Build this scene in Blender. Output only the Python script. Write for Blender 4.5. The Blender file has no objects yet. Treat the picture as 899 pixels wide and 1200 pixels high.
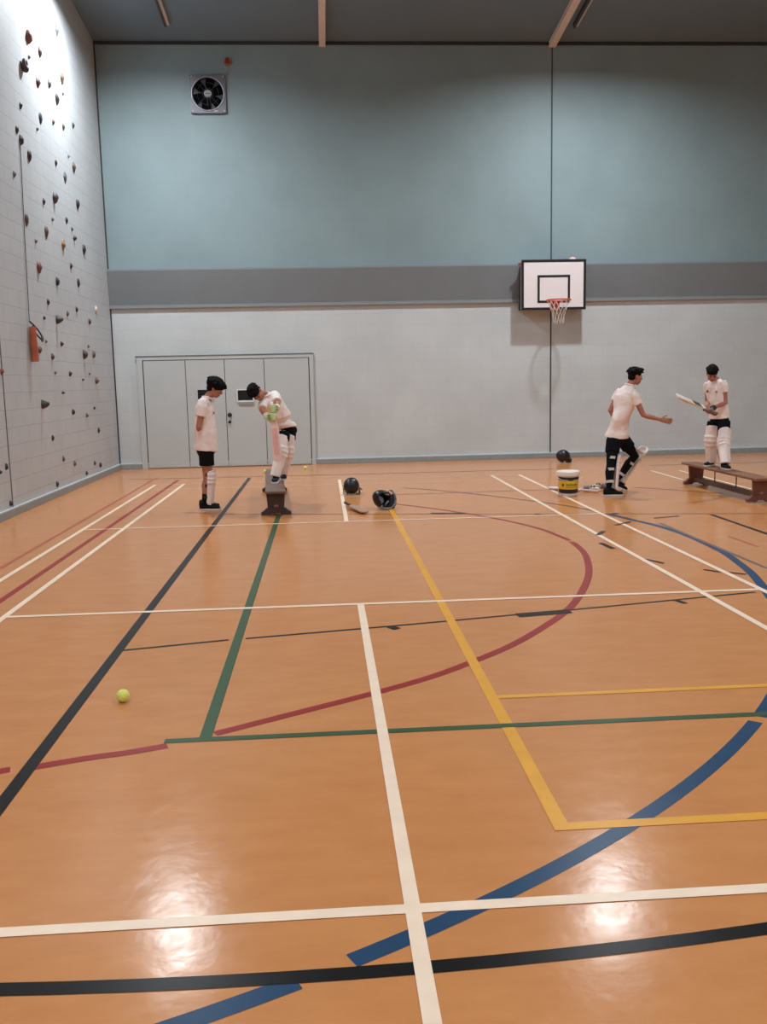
import bpy, math, random
from mathutils import Vector as V, Matrix, noise
PI = math.pi
C = bpy.context.scene.collection
random.seed(7)

# ------------------------------------------------------------------ camera model
F, YAW, PITCH, ROLL = 1065.79, 0.0631986, -0.143613, -0.0214645
CAM = V((-0.2305, -8.5451, 1.62986))
cy, sy, cp, sp = math.cos(YAW), math.sin(YAW), math.cos(PITCH), math.sin(PITCH)
FW = V((sy*cp, cy*cp, sp)); _r = V((cy, -sy, 0)); _u = _r.cross(FW)
RT = math.cos(ROLL)*_r + math.sin(ROLL)*_u
UP = -math.sin(ROLL)*_r + math.cos(ROLL)*_u
def ray(px, py): return FW + RT*((px-449.5)/F) - UP*((py-600)/F)
def at(px, py, Y):                 # point on the vertical plane at depth Y
    d = ray(px, py); return CAM + d*((Y-CAM.y)/d.y)
def onfloor(px, py, z=0.0):
    d = ray(px, py); return CAM + d*((z-CAM.z)/d.z)
def onleft(px, py, X):
    d = ray(px, py); return CAM + d*((X-CAM.x)/d.x)

# ------------------------------------------------------------------ materials
def lin(c): return tuple(((x/255)/12.92 if x/255 <= .04045 else ((x/255+.055)/1.055)**2.4) for x in c)
MATS = {}
def mat(name, rgb, rough=.6, var=.08, scale=20, bump=0, metal=0, spec=.5, emit=0):
    if name in MATS: return MATS[name]
    m = bpy.data.materials.new(name); m.use_nodes = True; nt = m.node_tree; b = nt.nodes['Principled BSDF']
    l = lin(rgb)
    tc = nt.nodes.new('ShaderNodeTexCoord'); n = nt.nodes.new('ShaderNodeTexNoise'); n.inputs['Scale'].default_value = scale; n.inputs['Detail'].default_value = 3
    nt.links.new(tc.outputs['Object'], n.inputs['Vector'])
    r = nt.nodes.new('ShaderNodeValToRGB')
    r.color_ramp.elements[0].position = .3; r.color_ramp.elements[1].position = .7
    r.color_ramp.elements[0].color = (*[max(0, x*(1-var)) for x in l], 1)
    r.color_ramp.elements[1].color = (*[min(1, x*(1+var)) for x in l], 1)
    nt.links.new(n.outputs['Fac'], r.inputs['Fac']); nt.links.new(r.outputs['Color'], b.inputs['Base Color'])
    b.inputs['Roughness'].default_value = rough; b.inputs['Metallic'].default_value = metal
    b.inputs['Specular IOR Level'].default_value = spec
    if bump:
        bp = nt.nodes.new('ShaderNodeBump'); bp.inputs['Strength'].default_value = bump; bp.inputs['Distance'].default_value = .01
        nt.links.new(n.outputs['Fac'], bp.inputs['Height']); nt.links.new(bp.outputs['Normal'], b.inputs['Normal'])
    if emit:
        b.inputs['Emission Color'].default_value = (*l, 1); b.inputs['Emission Strength'].default_value = emit
    MATS[name] = m; return m

def block_mat(name, rgb, axis, mortar=.82, bump=.35, var=.04):
    """painted concrete blockwork, 450 x 225 mm"""
    m = bpy.data.materials.new(name); m.use_nodes = True; nt = m.node_tree; b = nt.nodes['Principled BSDF']; L = nt.links
    tc = nt.nodes.new('ShaderNodeTexCoord'); sx = nt.nodes.new('ShaderNodeSeparateXYZ'); cx = nt.nodes.new('ShaderNodeCombineXYZ')
    L.new(tc.outputs['Object'], sx.inputs[0]); L.new(sx.outputs[axis], cx.inputs[0]); L.new(sx.outputs['Z'], cx.inputs[1])
    br = nt.nodes.new('ShaderNodeTexBrick'); L.new(cx.outputs[0], br.inputs['Vector'])
    br.inputs['Scale'].default_value = 1; br.inputs['Brick Width'].default_value = .45; br.inputs['Row Height'].default_value = .225
    br.inputs['Mortar Size'].default_value = .0045; br.inputs['Mortar Smooth'].default_value = .6; br.inputs['Bias'].default_value = 0
    l = lin(rgb)
    br.inputs['Color1'].default_value = (*[x*(1-var) for x in l], 1); br.inputs['Color2'].default_value = (*[x*(1+var*.5) for x in l], 1)
    br.inputs['Mortar'].default_value = (*[x*mortar for x in l], 1)
    n = nt.nodes.new('ShaderNodeTexNoise'); n.inputs['Scale'].default_value = 1.1; n.inputs['Detail'].default_value = 5
    L.new(tc.outputs['Object'], n.inputs['Vector'])
    mx = nt.nodes.new('ShaderNodeMix'); mx.data_type = 'RGBA'; mx.blend_type = 'MULTIPLY'; mx.inputs[0].default_value = 1
    rp = nt.nodes.new('ShaderNodeValToRGB'); rp.color_ramp.elements[0].color = (.9,.9,.9,1); rp.color_ramp.elements[1].color = (1,1,1,1)
    rp.color_ramp.elements[0].position=.3; rp.color_ramp.elements[1].position=.65
    L.new(n.outputs['Fac'], rp.inputs['Fac']); L.new(br.outputs['Color'], mx.inputs[6]); L.new(rp.outputs['Color'], mx.inputs[7])
    L.new(mx.outputs[2], b.inputs['Base Color']); b.inputs['Roughness'].default_value = .55
    n2 = nt.nodes.new('ShaderNodeTexNoise'); n2.inputs['Scale'].default_value = 60; L.new(tc.outputs['Object'], n2.inputs['Vector'])
    inv = nt.nodes.new('ShaderNodeMath'); inv.operation = 'MULTIPLY_ADD'; inv.inputs[1].default_value = -1; L.new(br.outputs['Fac'], inv.inputs[0])
    L.new(n2.outputs['Fac'], inv.inputs[2])
    bp = nt.nodes.new('ShaderNodeBump'); bp.inputs['Strength'].default_value = bump; bp.inputs['Distance'].default_value = .006
    L.new(inv.outputs[0], bp.inputs['Height']); L.new(bp.outputs['Normal'], b.inputs['Normal'])
    return m

def floor_mat():
    m = bpy.data.materials.new('granwood_floor'); m.use_nodes = True; nt = m.node_tree; b = nt.nodes['Principled BSDF']; L = nt.links
    tc = nt.nodes.new('ShaderNodeTexCoord'); mp = nt.nodes.new('ShaderNodeMapping'); mp.inputs['Scale'].default_value = (1.0, 2.2, 1)
    L.new(tc.outputs['Object'], mp.inputs['Vector'])
    n = nt.nodes.new('ShaderNodeTexNoise'); n.inputs['Scale'].default_value = 3.0; n.inputs['Detail'].default_value = 7; n.inputs['Roughness'].default_value = .65
    L.new(mp.outputs[0], n.inputs['Vector'])
    r = nt.nodes.new('ShaderNodeValToRGB'); e = r.color_ramp.elements
    e[0].position = .3; e[0].color = (*lin((199,131,80)), 1); e[1].position = .7; e[1].color = (*lin((211,143,90)), 1)
    L.new(n.outputs['Fac'], r.inputs['Fac'])
    # faint scuffs and specks
    n3 = nt.nodes.new('ShaderNodeTexNoise'); n3.inputs['Scale'].default_value = 5.5; n3.inputs['Detail'].default_value = 2; L.new(tc.outputs['Object'], n3.inputs['Vector'])
    r3 = nt.nodes.new('ShaderNodeValToRGB'); r3.color_ramp.elements[0].position = .765; r3.color_ramp.elements[0].color = (0,0,0,1); r3.color_ramp.elements[1].position = .79; r3.color_ramp.elements[1].color = (.4,.4,.4,1)
    L.new(n3.outputs['Fac'], r3.inputs['Fac'])
    mx = nt.nodes.new('ShaderNodeMix'); mx.data_type = 'RGBA'; mx.inputs[7].default_value = (*lin((120,80,60)), 1)
    L.new(r3.outputs['Color'], mx.inputs[0]); L.new(r.outputs['Color'], mx.inputs[6]); L.new(mx.outputs[2], b.inputs['Base Color'])
    b.inputs['Specular IOR Level'].default_value = .15
    n2 = nt.nodes.new('ShaderNodeTexNoise'); n2.inputs['Scale'].default_value = 11; n2.inputs['Detail'].default_value = 5; L.new(tc.outputs['Object'], n2.inputs['Vector'])
    mr = nt.nodes.new('ShaderNodeMapRange'); mr.inputs['To Min'].default_value = .12; mr.inputs['To Max'].default_value = .24
    L.new(n2.outputs['Fac'], mr.inputs['Value']); L.new(mr.outputs[0], b.inputs['Roughness'])
    bp = nt.nodes.new('ShaderNodeBump'); bp.inputs['Strength'].default_value = .09; bp.inputs['Distance'].default_value = .01
    L.new(n2.outputs['Fac'], bp.inputs['Height']); L.new(bp.outputs['Normal'], b.inputs['Normal'])
    return m

# ------------------------------------------------------------------ mesh builder
def frame(d, ref=V((0,0,1))):
    d = d.normalized()
    if abs(d.dot(ref)) > .98: ref = V((1,0,0))
    a = ref.cross(d).normalized(); return a, d.cross(a)
class MB:
    def __init__(s): s.v = []; s.f = []; s.m = []; s.cur = 0
    def add(s, vs, fs):
        n = len(s.v); s.v += [V(x) for x in vs]; s.f += [tuple(i+n for i in f) for f in fs]; s.m += [s.cur]*len(fs); return s
    def box(s, c, size, ax=None, taper=1):
        c = V(c); X, Y, Z = ax or (V((1,0,0)), V((0,1,0)), V((0,0,1)))
        a, b, h = [q/2 for q in size]; vs = []
        for z in (-1, 1):
            k = taper if z > 0 else 1
            for x, y in ((-1,-1),(1,-1),(1,1),(-1,1)): vs.append(c + X*(x*a*k) + Y*(y*b*k) + Z*(z*h))
        return s.add(vs, [(3,2,1,0),(4,5,6,7),(0,1,5,4),(1,2,6,5),(2,3,7,6),(3,0,4,7)])
    def b2(s, x0, x1, y0, y1, z0, z1): return s.box(((x0+x1)/2, (y0+y1)/2, (z0+z1)/2), (x1-x0, y1-y0, z1-z0))
    def loft(s, rings, n=20, caps=True, power=1.0):
        """rings: (centre, uvec, vvec)"""
        vs = []; fs = []
        for c, u, v in rings:
            for i in range(n):
                t = 2*PI*i/n; a, b = math.cos(t), math.sin(t)
                if power != 1: a = math.copysign(abs(a)**power, a); b = math.copysign(abs(b)**power, b)
                vs.append(V(c) + V(u)*a + V(v)*b)
        for k in range(len(rings)-1):
            for i in range(n):
                j = (i+1) % n; fs.append((k*n+i, k*n+j, (k+1)*n+j, (k+1)*n+i))
        if caps:
            fs.append(tuple(range(n-1, -1, -1))); q = (len(rings)-1)*n; fs.append(tuple(q+i for i in range(n)))
        # keep the winding outward
        U, W = V(rings[0][1]), V(rings[0][2]); d = V(rings[-1][0]) - V(rings[0][0])
        if U.cross(W).dot(d) < 0: fs = [tuple(reversed(f)) for f in fs]
        return s.add(vs, fs)
    def tube(s, pts, r, n=10, rnd=False, ref=V((0,0,1)), closed=False):
        pts = [V(p) for p in pts]
        rs = list(r) if hasattr(r, '__len__') else [r]*len(pts)
        if closed:
            vs = []; fs = []; N = len(pts)
            for k in range(N):
                d = (pts[(k+1) % N] - pts[k-1]); a, b = frame(d, ref)
                for i in range(n): vs.append(pts[k] + (a*math.cos(2*PI*i/n) + b*math.sin(2*PI*i/n))*rs[k])
            for k in range(N):
                q = (k+1) % N
                for i in range(n):
                    j = (i+1) % n; fs.append((k*n+i, k*n+j, q*n+j, q*n+i))
            return s.add(vs, fs)
        rings = []; prev = None; N = len(pts)
        for k in range(N):
            d = (pts[min(k+1, N-1)] - pts[max(k-1, 0)]).normalized()
            if prev is None: a, b = frame(d, ref)
            else:
                a = (prev - d*prev.dot(d)).normalized(); b = d.cross(a)
            prev = a
            if rnd and k == 0:
                for q in (1.2, .75, .35): rings.append((pts[0]-d*rs[0]*math.sin(q), a*rs[0]*math.cos(q), b*rs[0]*math.cos(q)))
            rings.append((pts[k], a*rs[k], b*rs[k]))
            if rnd and k == N-1:
                for q in (.35, .75, 1.2): rings.append((pts[k]+d*rs[k]*math.sin(q), a*rs[k]*math.cos(q), b*rs[k]*math.cos(q)))
        return s.loft(rings, n)
    def ell(s, c, r, ax=None, n=20, m=12):
        c = V(c); X, Y, Z = ax or (V((1,0,0)), V((0,1,0)), V((0,0,1)))
        vs = [c - Z*r[2]]; fs = []
        for k in range(1, m):
            p = -PI/2 + PI*k/m
            for i in range(n):
                t = 2*PI*i/n; vs.append(c + X*(r[0]*math.cos(p)*math.cos(t)) + Y*(r[1]*math.cos(p)*math.sin(t)) + Z*(r[2]*math.sin(p)))
        vs.append(c + Z*r[2]); T = len(vs)-1
        for i in range(n):
            j = (i+1) % n; fs.append((0, 1+j, 1+i)); fs.append((T, T-n+i, T-n+j))
            for k in range(m-2): a = 1+k*n; fs.append((a+i, a+j, a+n+j, a+n+i))
        if X.cross(Y).dot(Z) < 0: fs = [tuple(reversed(f)) for f in fs]
        return s.add(vs, fs)
    def lathe(s, prof, c=(0,0,0), n=32, closed=False):
        """profile (r, z) going up on the outside"""
        c = V(c); vs = []; fs = []
        for r, z in prof:
            for i in range(n): t = 2*PI*i/n; vs.append(c + V((r*math.cos(t), r*math.sin(t), z)))
        K = len(prof)
        for k in range(K if closed else K-1):
            q = (k+1) % K
            for i in range(n):
                j = (i+1) % n; fs.append((k*n+i, k*n+j, q*n+j, q*n+i))
        if not closed:
            if prof[0][0] > 1e-4: fs.append(tuple(range(n-1, -1, -1)))
            if prof[-1][0] > 1e-4: fs.append(tuple((K-1)*n+i for i in range(n)))
        return s.add(vs, fs)
    def prism(s, poly, o, X, Y, Z, depth):
        """polygon in X,Y extruded along Z"""
        o = V(o); n = len(poly)
        vs = [o + X*a + Y*b for a, b in poly] + [o + X*a + Y*b + Z*depth for a, b in poly]
        fs = [tuple(range(n-1, -1, -1)), tuple(range(n, 2*n))] + [(i, (i+1) % n, n+(i+1) % n, n+i) for i in range(n)]
        ar = sum(poly[i][0]*poly[(i+1) % n][1] - poly[(i+1) % n][0]*poly[i][1] for i in range(n))
        if (ar > 0) != (X.cross(Y).dot(Z)*depth > 0): fs = [tuple(reversed(f)) for f in fs]
        return s.add(vs, fs)
    def build(s, name, mats, parent=None, smooth=False, local=False, loc=None, bevel=0, remesh=0, sm=3, disp=None):
        mats = mats if isinstance(mats, (list, tuple)) else [mats]
        off = V((0,0,0))
        if parent is not None and not local:
            q = parent
            while q is not None: off += q.location; q = q.parent
        if loc is not None: off = V(loc)
        me = bpy.data.meshes.new(name); me.from_pydata([tuple(v-off) for v in s.v], [], s.f)
        for m in mats: me.materials.append(m)
        for p, k in zip(me.polygons, s.m): p.material_index = k; p.use_smooth = smooth
        me.update()
        o = bpy.data.objects.new(name, me); C.objects.link(o)
        if parent is not None: o.parent = parent
        if loc is not None: o.location = loc
        if bevel:
            b = o.modifiers.new('bevel', 'BEVEL'); b.width = bevel; b.segments = 2; b.limit_method = 'ANGLE'
        if remesh:
            r = o.modifiers.new('remesh', 'REMESH'); r.mode = 'VOXEL'; r.voxel_size = remesh; r.use_smooth_shade = True
            if sm: k = o.modifiers.new('smooth', 'SMOOTH'); k.iterations = sm; k.factor = .5
            if disp:
                tx = bpy.data.textures.new('folds', 'CLOUDS'); tx.noise_scale = disp[1]
                d = o.modifiers.new('folds', 'DISPLACE'); d.texture = tx; d.strength = disp[0]; d.mid_level = .5; d.texture_coords = 'LOCAL'
        return o
def empty(name, loc, label=None, cat=None, group=None):
    o = bpy.data.objects.new(name, None); C.objects.link(o); o.location = loc; o.empty_display_size = .1
    if label: tag(o, label, cat, group)
    return o
def tag(o, label=None, cat=None, group=None, kind=None):
    if label: o['label'] = label
    if cat: o['category'] = cat
    if group: o['group'] = group
    if kind: o['kind'] = kind
    return o

# ------------------------------------------------------------------ the hall
XL, XR, YB, YF = -4.27, 13.8, 9.65, -17.5
ZW, SL = 7.95, .10                      # eaves height, roof slope
YR = (YB+YF)/2
fm = floor_mat()
floor = MB().b2(XL-.3, XR+.3, YF-.3, YB+.3, -.2, 0).build('floor', fm); tag(floor, kind='structure')
blk_left = block_mat('blockwork_left', (190,193,196), 'Y', .72, .4, .012)
blk_low = block_mat('blockwork_lower', (198,204,206), 'X', .9, .3, .012)
blk_up = block_mat('blockwork_upper', (134,153,157), 'X', .95, .2, .008)
blk_r = block_mat('blockwork_right', (165,180,185), 'Y')
wl = MB().b2(XL-.3, XL, YF-.3, YB+.3, 0, 9.6).build('wall_left', blk_left); tag(wl, kind='structure')
wb = MB(); wb.b2(XL, XR, YB, YB+.3, 0, 3.12); wb.cur = 1; wb.b2(XL, XR, YB, YB+.3, 3.12, 9.6)
wb = wb.build('wall_back', [blk_low, blk_up]); tag(wb, kind='structure')
wr = MB().b2(XR, XR+.3, YF-.3, YB+.3, 0, 9.6).build('wall_right', blk_r); tag(wr, kind='structure')
wf = MB().b2(XL, XR, YF-.3, YF, 0, 9.6).build('wall_front', blk_low); tag(wf, kind='structure')
cm = mat('ceiling_panel', (108,124,136), .7, .03, 2)
def zc(y): return ZW + SL*(YB-y) if y > YR else ZW + SL*(y-YF)
cb = MB()
for y0, y1 in ((YF-.02, YR), (YR, YB+.02)):
    z0, z1 = zc(y0+.001), zc(y1 if y1 != YR else YR+.001)
    vs = [(x, y, z+dz) for dz in (0, .2) for (y, z) in ((y0, z0), (y1, z1)) for x in (XL-.1, XR+.1)]
    cb.add(vs, [(0,2,3,1), (4,5,7,6), (0,1,5,4), (2,6,7,3), (0,4,6,2), (1,3,7,5)])
tag(cb.build('ceiling', cm), kind='structure')
dark = mat('dark_joint', (48,52,55), .8)
# wall head trim, corner joint and movement joint
t = MB().b2(XL, XR, YB-.03, YB, ZW-.06, ZW-.01).build('trim_1', dark); tag(t, kind='structure')
t = MB().b2(XL, XL+.022, YB-.022, YB, .1, ZW).build('trim_2', dark); tag(t, kind='structure')
t = MB(); t.b2(4.325, 4.352, YB-.006, YB, .1, 3.1); t.b2(4.325, 4.352, YB-.006, YB, 3.83, ZW); t = t.build('trim_3', mat('joint_dark', (60,70,72), .8)); tag(t, kind='structure')
# grey beam between the two colours of the far wall: face leans back towards its foot
bm_ = MB(); X_, Y_, Z_ = V((1,0,0)), V((0,1,0)), V((0,0,1))
bm_.prism([(0,3.16), (-.03,3.17), (-.11,3.80), (0,3.815)], (XL,YB,0), Y_, Z_, X_, XR-XL)
bm_.cur = 1; bm_.prism([(0,3.10), (-.055,3.10), (-.055,3.165), (0,3.165)], (XL,YB,0), Y_, Z_, X_, XR-XL)
bm_.prism([(0,3.815), (-.10,3.80), (-.10,3.835), (0,3.85)], (XL,YB,0), Y_, Z_, X_, XR-XL)
t = bm_.build('trim_4', [mat('band_grey', (116,121,124), .6, .03, 3), mat('lip_grey', (132,137,140), .5, .03, 3)]); tag(t, kind='structure')
# skirtings with a pale rounded top edge
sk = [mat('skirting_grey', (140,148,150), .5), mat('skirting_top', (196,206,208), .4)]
def skirting(name, x0, x1, y0, y1, px, py):
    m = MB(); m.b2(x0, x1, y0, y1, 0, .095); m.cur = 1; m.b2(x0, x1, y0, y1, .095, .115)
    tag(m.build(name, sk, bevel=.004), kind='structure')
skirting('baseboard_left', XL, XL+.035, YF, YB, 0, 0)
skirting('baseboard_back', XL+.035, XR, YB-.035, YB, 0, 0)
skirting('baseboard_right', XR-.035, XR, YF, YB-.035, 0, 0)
# slim joint line down the left wall (second bay)
t = MB(); a = onleft(0,380,XL); b = onleft(15.3,597,XL)
t.b2(XL, XL+.006, b.y-.012, b.y+.012, .1, 7.9); t = t.build('trim_5', mat('joint_soft', (96,100,102))); tag(t, kind='structure')

# doors -------------------------------------------------------------
dm = mat('door_paint', (184,190,191), .5, .02, 2)
xs = [at(x, y, YB).x for x, y in ((171,480), (220,480), (265.5,480), (311.5,480), (363.5,480))]
zt = 2.10
bk = MB().b2(xs[0]-.02, xs[4]+.02, YB-.012, YB-.001, 0, zt+.02).build('door_gap_shade', dark); tag(bk, kind='structure')  # dark plate behind the leaves, painting the shade in the door gaps
fr = MB(); fr.b2(xs[0]-.12, xs[0]-.012, YB-.05, YB, 0, zt+.08); fr.b2(xs[4]+.012, xs[4]+.09, YB-.05, YB, 0, zt+.08); fr.b2(xs[0]-.012, xs[4]+.012, YB-.05, YB, zt+.012, zt+.08)
fr.cur = 1; fr.b2(xs[0]-.14, xs[4]+.1, YB-.06, YB, zt+.08, zt+.098)
fr = fr.build('trim_7', [dm, mat('head_strip', (112,116,116), .6)], bevel=.003); tag(fr, kind='structure')
blackm = mat('black_plastic', (20,20,22), .35)
for i in range(4):
    m = MB(); m.b2(xs[i]+.006, xs[i+1]-.006, YB-.042, YB-.013, .012, zt); m.b2(xs[i]+.012, xs[i+1]-.012, YB-.047, YB-.042, .02, .11)
    d = m.build('door_%d' % (i+1), dm, bevel=.003); tag(d, kind='structure')
    if i in (1, 2):
        if i == 2: c0, c1 = at(278.5,457.5,YB-.05), at(296.5,469,YB-.05)
        else: c0, c1 = at(231.5,457,YB-.05), at(249,467.5,YB-.05)
        f_ = MB(); zz0, zz1 = c1.z, c0.z; x0, x1 = c0.x, c1.x; w = .022
        for bx in ((x0-w,x1+w,zz1,zz1+w), (x0-w,x1+w,zz0-w*1.6,zz0), (x0-w,x0,zz0,zz1), (x1,x1+w,zz0,zz1)): f_.b2(bx[0], bx[1], YB-.058, YB-.042, bx[2], bx[3])
        if i == 1: fr_m = dm
        else: fr_m = mat('panel_frame_white', (215,218,220), .4)
        f_.build('panel_frame', fr_m, d, bevel=.002)
        MB().b2(x0, x1, YB-.05, YB-.043, zz0, zz1).build('glass_panel', mat('dark_glass', (22,24,30), .15), d)
        if i == 2: MB().b2(x0+.01, x1+.02, YB-.066, YB-.042, zz0-.075, zz0-.052).build('handle_plate', mat('grey_plate', (150,153,155), .4), d)
    if i == 2:
        for (px, py, r) in ((269.3,486.2,.042), (269.3,494.5,.03)):
            q = at(px, py, YB-.045); h = MB(); h.tube([q+V((0,.003,0)), q+V((0,-.012,0))], r, 20); h.tube([q+V((0,-.012,0)), q+V((0,-.03,0))], r*.6, 16, rnd=True)
            h.build('door_knob', blackm, d, smooth=False)

# ------------------------------------------------------------------ court lines painted on the floor
def spline(pts, k=6):
    out = []; P = [pts[0]] + pts + [pts[-1]]
    for i in range(1, len(P)-2):
        a, b, c, d = P[i-1], P[i], P[i+1], P[i+2]
        for j in range(k):
            t = j/k; out.append(.5*((2*b) + (c-a)*t + (2*a-5*b+4*c-d)*t*t + (3*b-a-3*c+d)*t**3))
    out.append(pts[-1]); return out
PAINT = {'white': (250,222,197), 'black': (30,28,29), 'green': (66,90,62), 'yellow': (229,162,64), 'red': (156,50,48), 'blue': (44,72,102), 'orange': (184,98,74), 'brown': (96,62,52), 'grey': (120,104,98), 'slate': (62,66,82)}
ZL = {'blue': .0010, 'brown': .0010, 'grey': .0010, 'slate': .0010, 'orange': .0010, 'red': .0013, 'black': .0016, 'yellow': .0019, 'green': .0022, 'white': .0025}
LN = [0]
def line(pts, w, col, label, z=0, name='court_line'):
    pts = [V((p[0], p[1], 0)) for p in pts]; vs = []; N = len(pts)
    z = (z or ZL[col]) + LN[0]*4e-6; LN[0] += 1
    for k in range(N):
        d = (pts[min(k+1, N-1)]-pts[max(k-1, 0)]).normalized(); n = V((-d.y, d.x, 0))*(w/2)
        vs += [pts[k]+n+V((0,0,z)), pts[k]-n+V((0,0,z))]
    fs = [(2*k, 2*k+1, 2*k+3, 2*k+2) for k in range(N-1)]
    m = mat('line_'+col, PAINT[col], .3, .05, 8, spec=.1)
    o = MB().add(vs, fs).build(name, m, floor); o['label'] = label; return o
def pl(*pp): return [onfloor(*q).xy for q in pp]
W = .05
line([(0,-2.0),(0,-6.72)], W, 'white', 'white centre line of the near badminton half')
line([(0,2.0),(0,6.62)], W, 'white', 'white centre line of the far badminton half')
for x in (-3.04, -2.57, 2.57, 3.04): line([(x,-6.72),(x,6.62)], W, 'white', 'white badminton sideline')
line([(-2.59,-2.0),(3.04,-2.0)], W, 'white', 'white near short service line')
line([(-3.04,2.0),(3.04,2.0)], W*.8, 'white', 'white far short service line')
line([(-3.04,-5.93),(9,-5.93)], W, 'white', 'white line across the floor near the camera')
line([(-3.04,5.9),(3.04,5.9)], .02, 'white', 'white far long service line')
line([(-3.04,6.62),(3.04,6.62)], .02, 'white', 'white far back line')
line([(-1.55,-12),(-1.55,7.35)], .062, 'black', 'long black sideline')
line([(-.825,2.75),(-.825,-4.47)], .058, 'green', 'green line running from the bench')
line([(-1.01,-4.475),(9,-4.475)], .05, 'green', 'green line crossing the floor')
line([(.592,3.1),(.592,-5.49)], .06, 'yellow', 'yellow line running from the helmet')
line([(.562,-5.465),(9,-5.465)], .055, 'yellow', 'near yellow cross line')
line([(.62,-4.085),(9,-4.085)], .045, 'yellow', 'far yellow cross line')
line([(-2.775,-12),(-2.775,7.3)], .055, 'red', 'long dark red line by the left wall')
line([(-3.23,-12),(-3.23,7.9)], .045, 'orange', 'faded orange line nearest the left wall')
def sp_(pp): return [q for q in spline([V((*onfloor(*p).xy, 0)) for p in pp])]
line(sp_([(-60,915),(0,904),(12,902)]), .06, 'red', 'stub of red arc left of the black line')
line(sp_([(38,899.5),(100,889),(150,882),(196,874)]), .06, 'red', 'red arc between black and green lines')
line(sp_([(252,860),(350,835),(436,813),(500,795),(545,779),(600,756),(640,733),(665,715),(680,697),(689,678),(690,664),(686,650),(678,641),(670,635)]), .06, 'red', 'large red arc')
line(sp_([(668,633.5),(640,622),(619,616),(600,611.5),(574.6,606.5),(545.7,601.5),(505,595.6),(463,590.5)]), .05, 'red', 'far tail of the red arc')
def arc(c, r, a0, a1, n=40): return [(c[0]+r*math.cos(a0+(a1-a0)*i/n), c[1]+r*math.sin(a0+(a1-a0)*i/n)) for i in range(n+1)]
bc = (-3.176, -.54)
def ba(px, py): q = onfloor(px, py); return math.atan2(q.y-bc[1], q.x-bc[0])
line(arc(bc, 6.367, ba(120,1235), ba(352,1155)), .066, 'blue', 'near piece of the blue arc')
line(arc(bc, 6.367, ba(413,1127), ba(881,845)), .066, 'blue', 'wide blue arc')
line(arc(bc, 6.367, ba(886,839), ba(903,805)), .066, 'blue', 'blue arc past the green line')
line(sp_([(905,702),(893,686),(880,671),(865,659),(850,648.5),(825,636),(800,625.5),(770,616),(740,609),(712,602)]), .075, 'blue', 'right hand blue arc')
line(sp_([(705,600.5),(680,595.5),(650,590.5),(623,587),(583,582),(539,577),(500,573.6),(472,571.6)]), .04, 'slate', 'dark slate tail of the blue arc')
line(arc((-.395,5.259), 11.484, -PI/2-.35, -PI/2+.35), .056, 'black', 'wide black arc nearest the camera')
line(pl((137,763),(268,750)), .03, 'black', 'left piece of the thin black line')
line(pl((288,748.5),(480,732),(610,720),(700,712),(885,694)), .028, 'black', 'thin black line')
line(pl((260,602.5),(450,602.5),(899,602)), .03, 'brown', 'thin dark line across the middle distance')
line(pl((773.6,613),(899,666)), .04, 'grey', 'grey diagonal line at right')
line(pl((833.8,603),(920,633)), .05, 'black', 'black diagonal line at right')
line(pl((855,628.7),(888.7,641)), .03, 'orange', 'short faint orange line at right')
line(pl((743,571),(846.5,578)), .04, 'brown', 'dark line behind the bucket')
line(pl((760,545.5),(899,541.5)), .04, 'brown', 'dark line along the far wall at right')
line(pl((150,562),(450,555),(650,549.6)), .05, 'brown', 'dark line along the far wall')
line(pl((450,580),(640,574)), .03, 'brown', 'faint dark line beyond the helmets')
line(pl((763,551.7),(801,562.5)), .05, 'white', 'short white line left of the bench')
line(pl((795.5,551.4),(881,573.3)), .05, 'white', 'white line seen under the bench')
line(pl((215,601),(262,601)), .03, 'brown', 'dark line by the feet of the boy at left')
TP = [((606,721.5),(668,716.5),.10),((457,734.5),(466,737.5),.06),((505,601.6),(545,601.6),.07),((627,602.6),(634,602.6),.07),((718,602),(725,602),.07),((704,636.5),(719,643.3),.05),
      ((700.5,627.3),(707.7,622.6),.05),((721,615.5),(739,611.6),.04),((757.7,655.6),(778,660.3),.035),((825,667.6),(844.4,670.6),.035),((855,671),(874.5,673.3),.035),((793,704),(804,707.3),.04),((766.5,607.4),(795.8,604.8),.04)]
for a, b, w in TP: line(pl(a, b), w, 'black', 'short strip of black tape', .0028, 'tape_strip')

# ------------------------------------------------------------------ roof members
cream = mat('cream_beam', (226,205,195), .5)
def beam(px, py, w, h, name, label, y1=-16.5, gap=0, m=cream, xoff=0):
    q = at(px, py, YB-.1); o = empty(name, (q.x+xoff, YB-.1, ZW), label, 'beam')
    for (ya, yb) in ((YB-.01-gap, YR), (YR, YF+.05)):
        za, zb = zc(ya), zc(yb if yb != YR else YR+.001)
        k = MB(); x0, x1 = q.x-w/2, q.x+w/2
        vs = [(x, y, z+d) for d in (-h, 0) for (y, z) in ((ya, za), (yb, zb)) for x in (x0, x1)]
        k.add(vs, [(0,1,3,2),(4,6,7,5),(0,4,5,1),(2,3,7,6),(0,2,6,4),(1,5,7,3)])
        k.build('beam_flange', m, o)
    return o
beam(648.5, 48, .13, .10, 'roof_beam', 'cream painted roof beam meeting the far wall above the wall joint')
beam(377.5, 48, .12, .10, 'roof_beam', 'cream painted roof beam near the middle of the ceiling')
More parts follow.
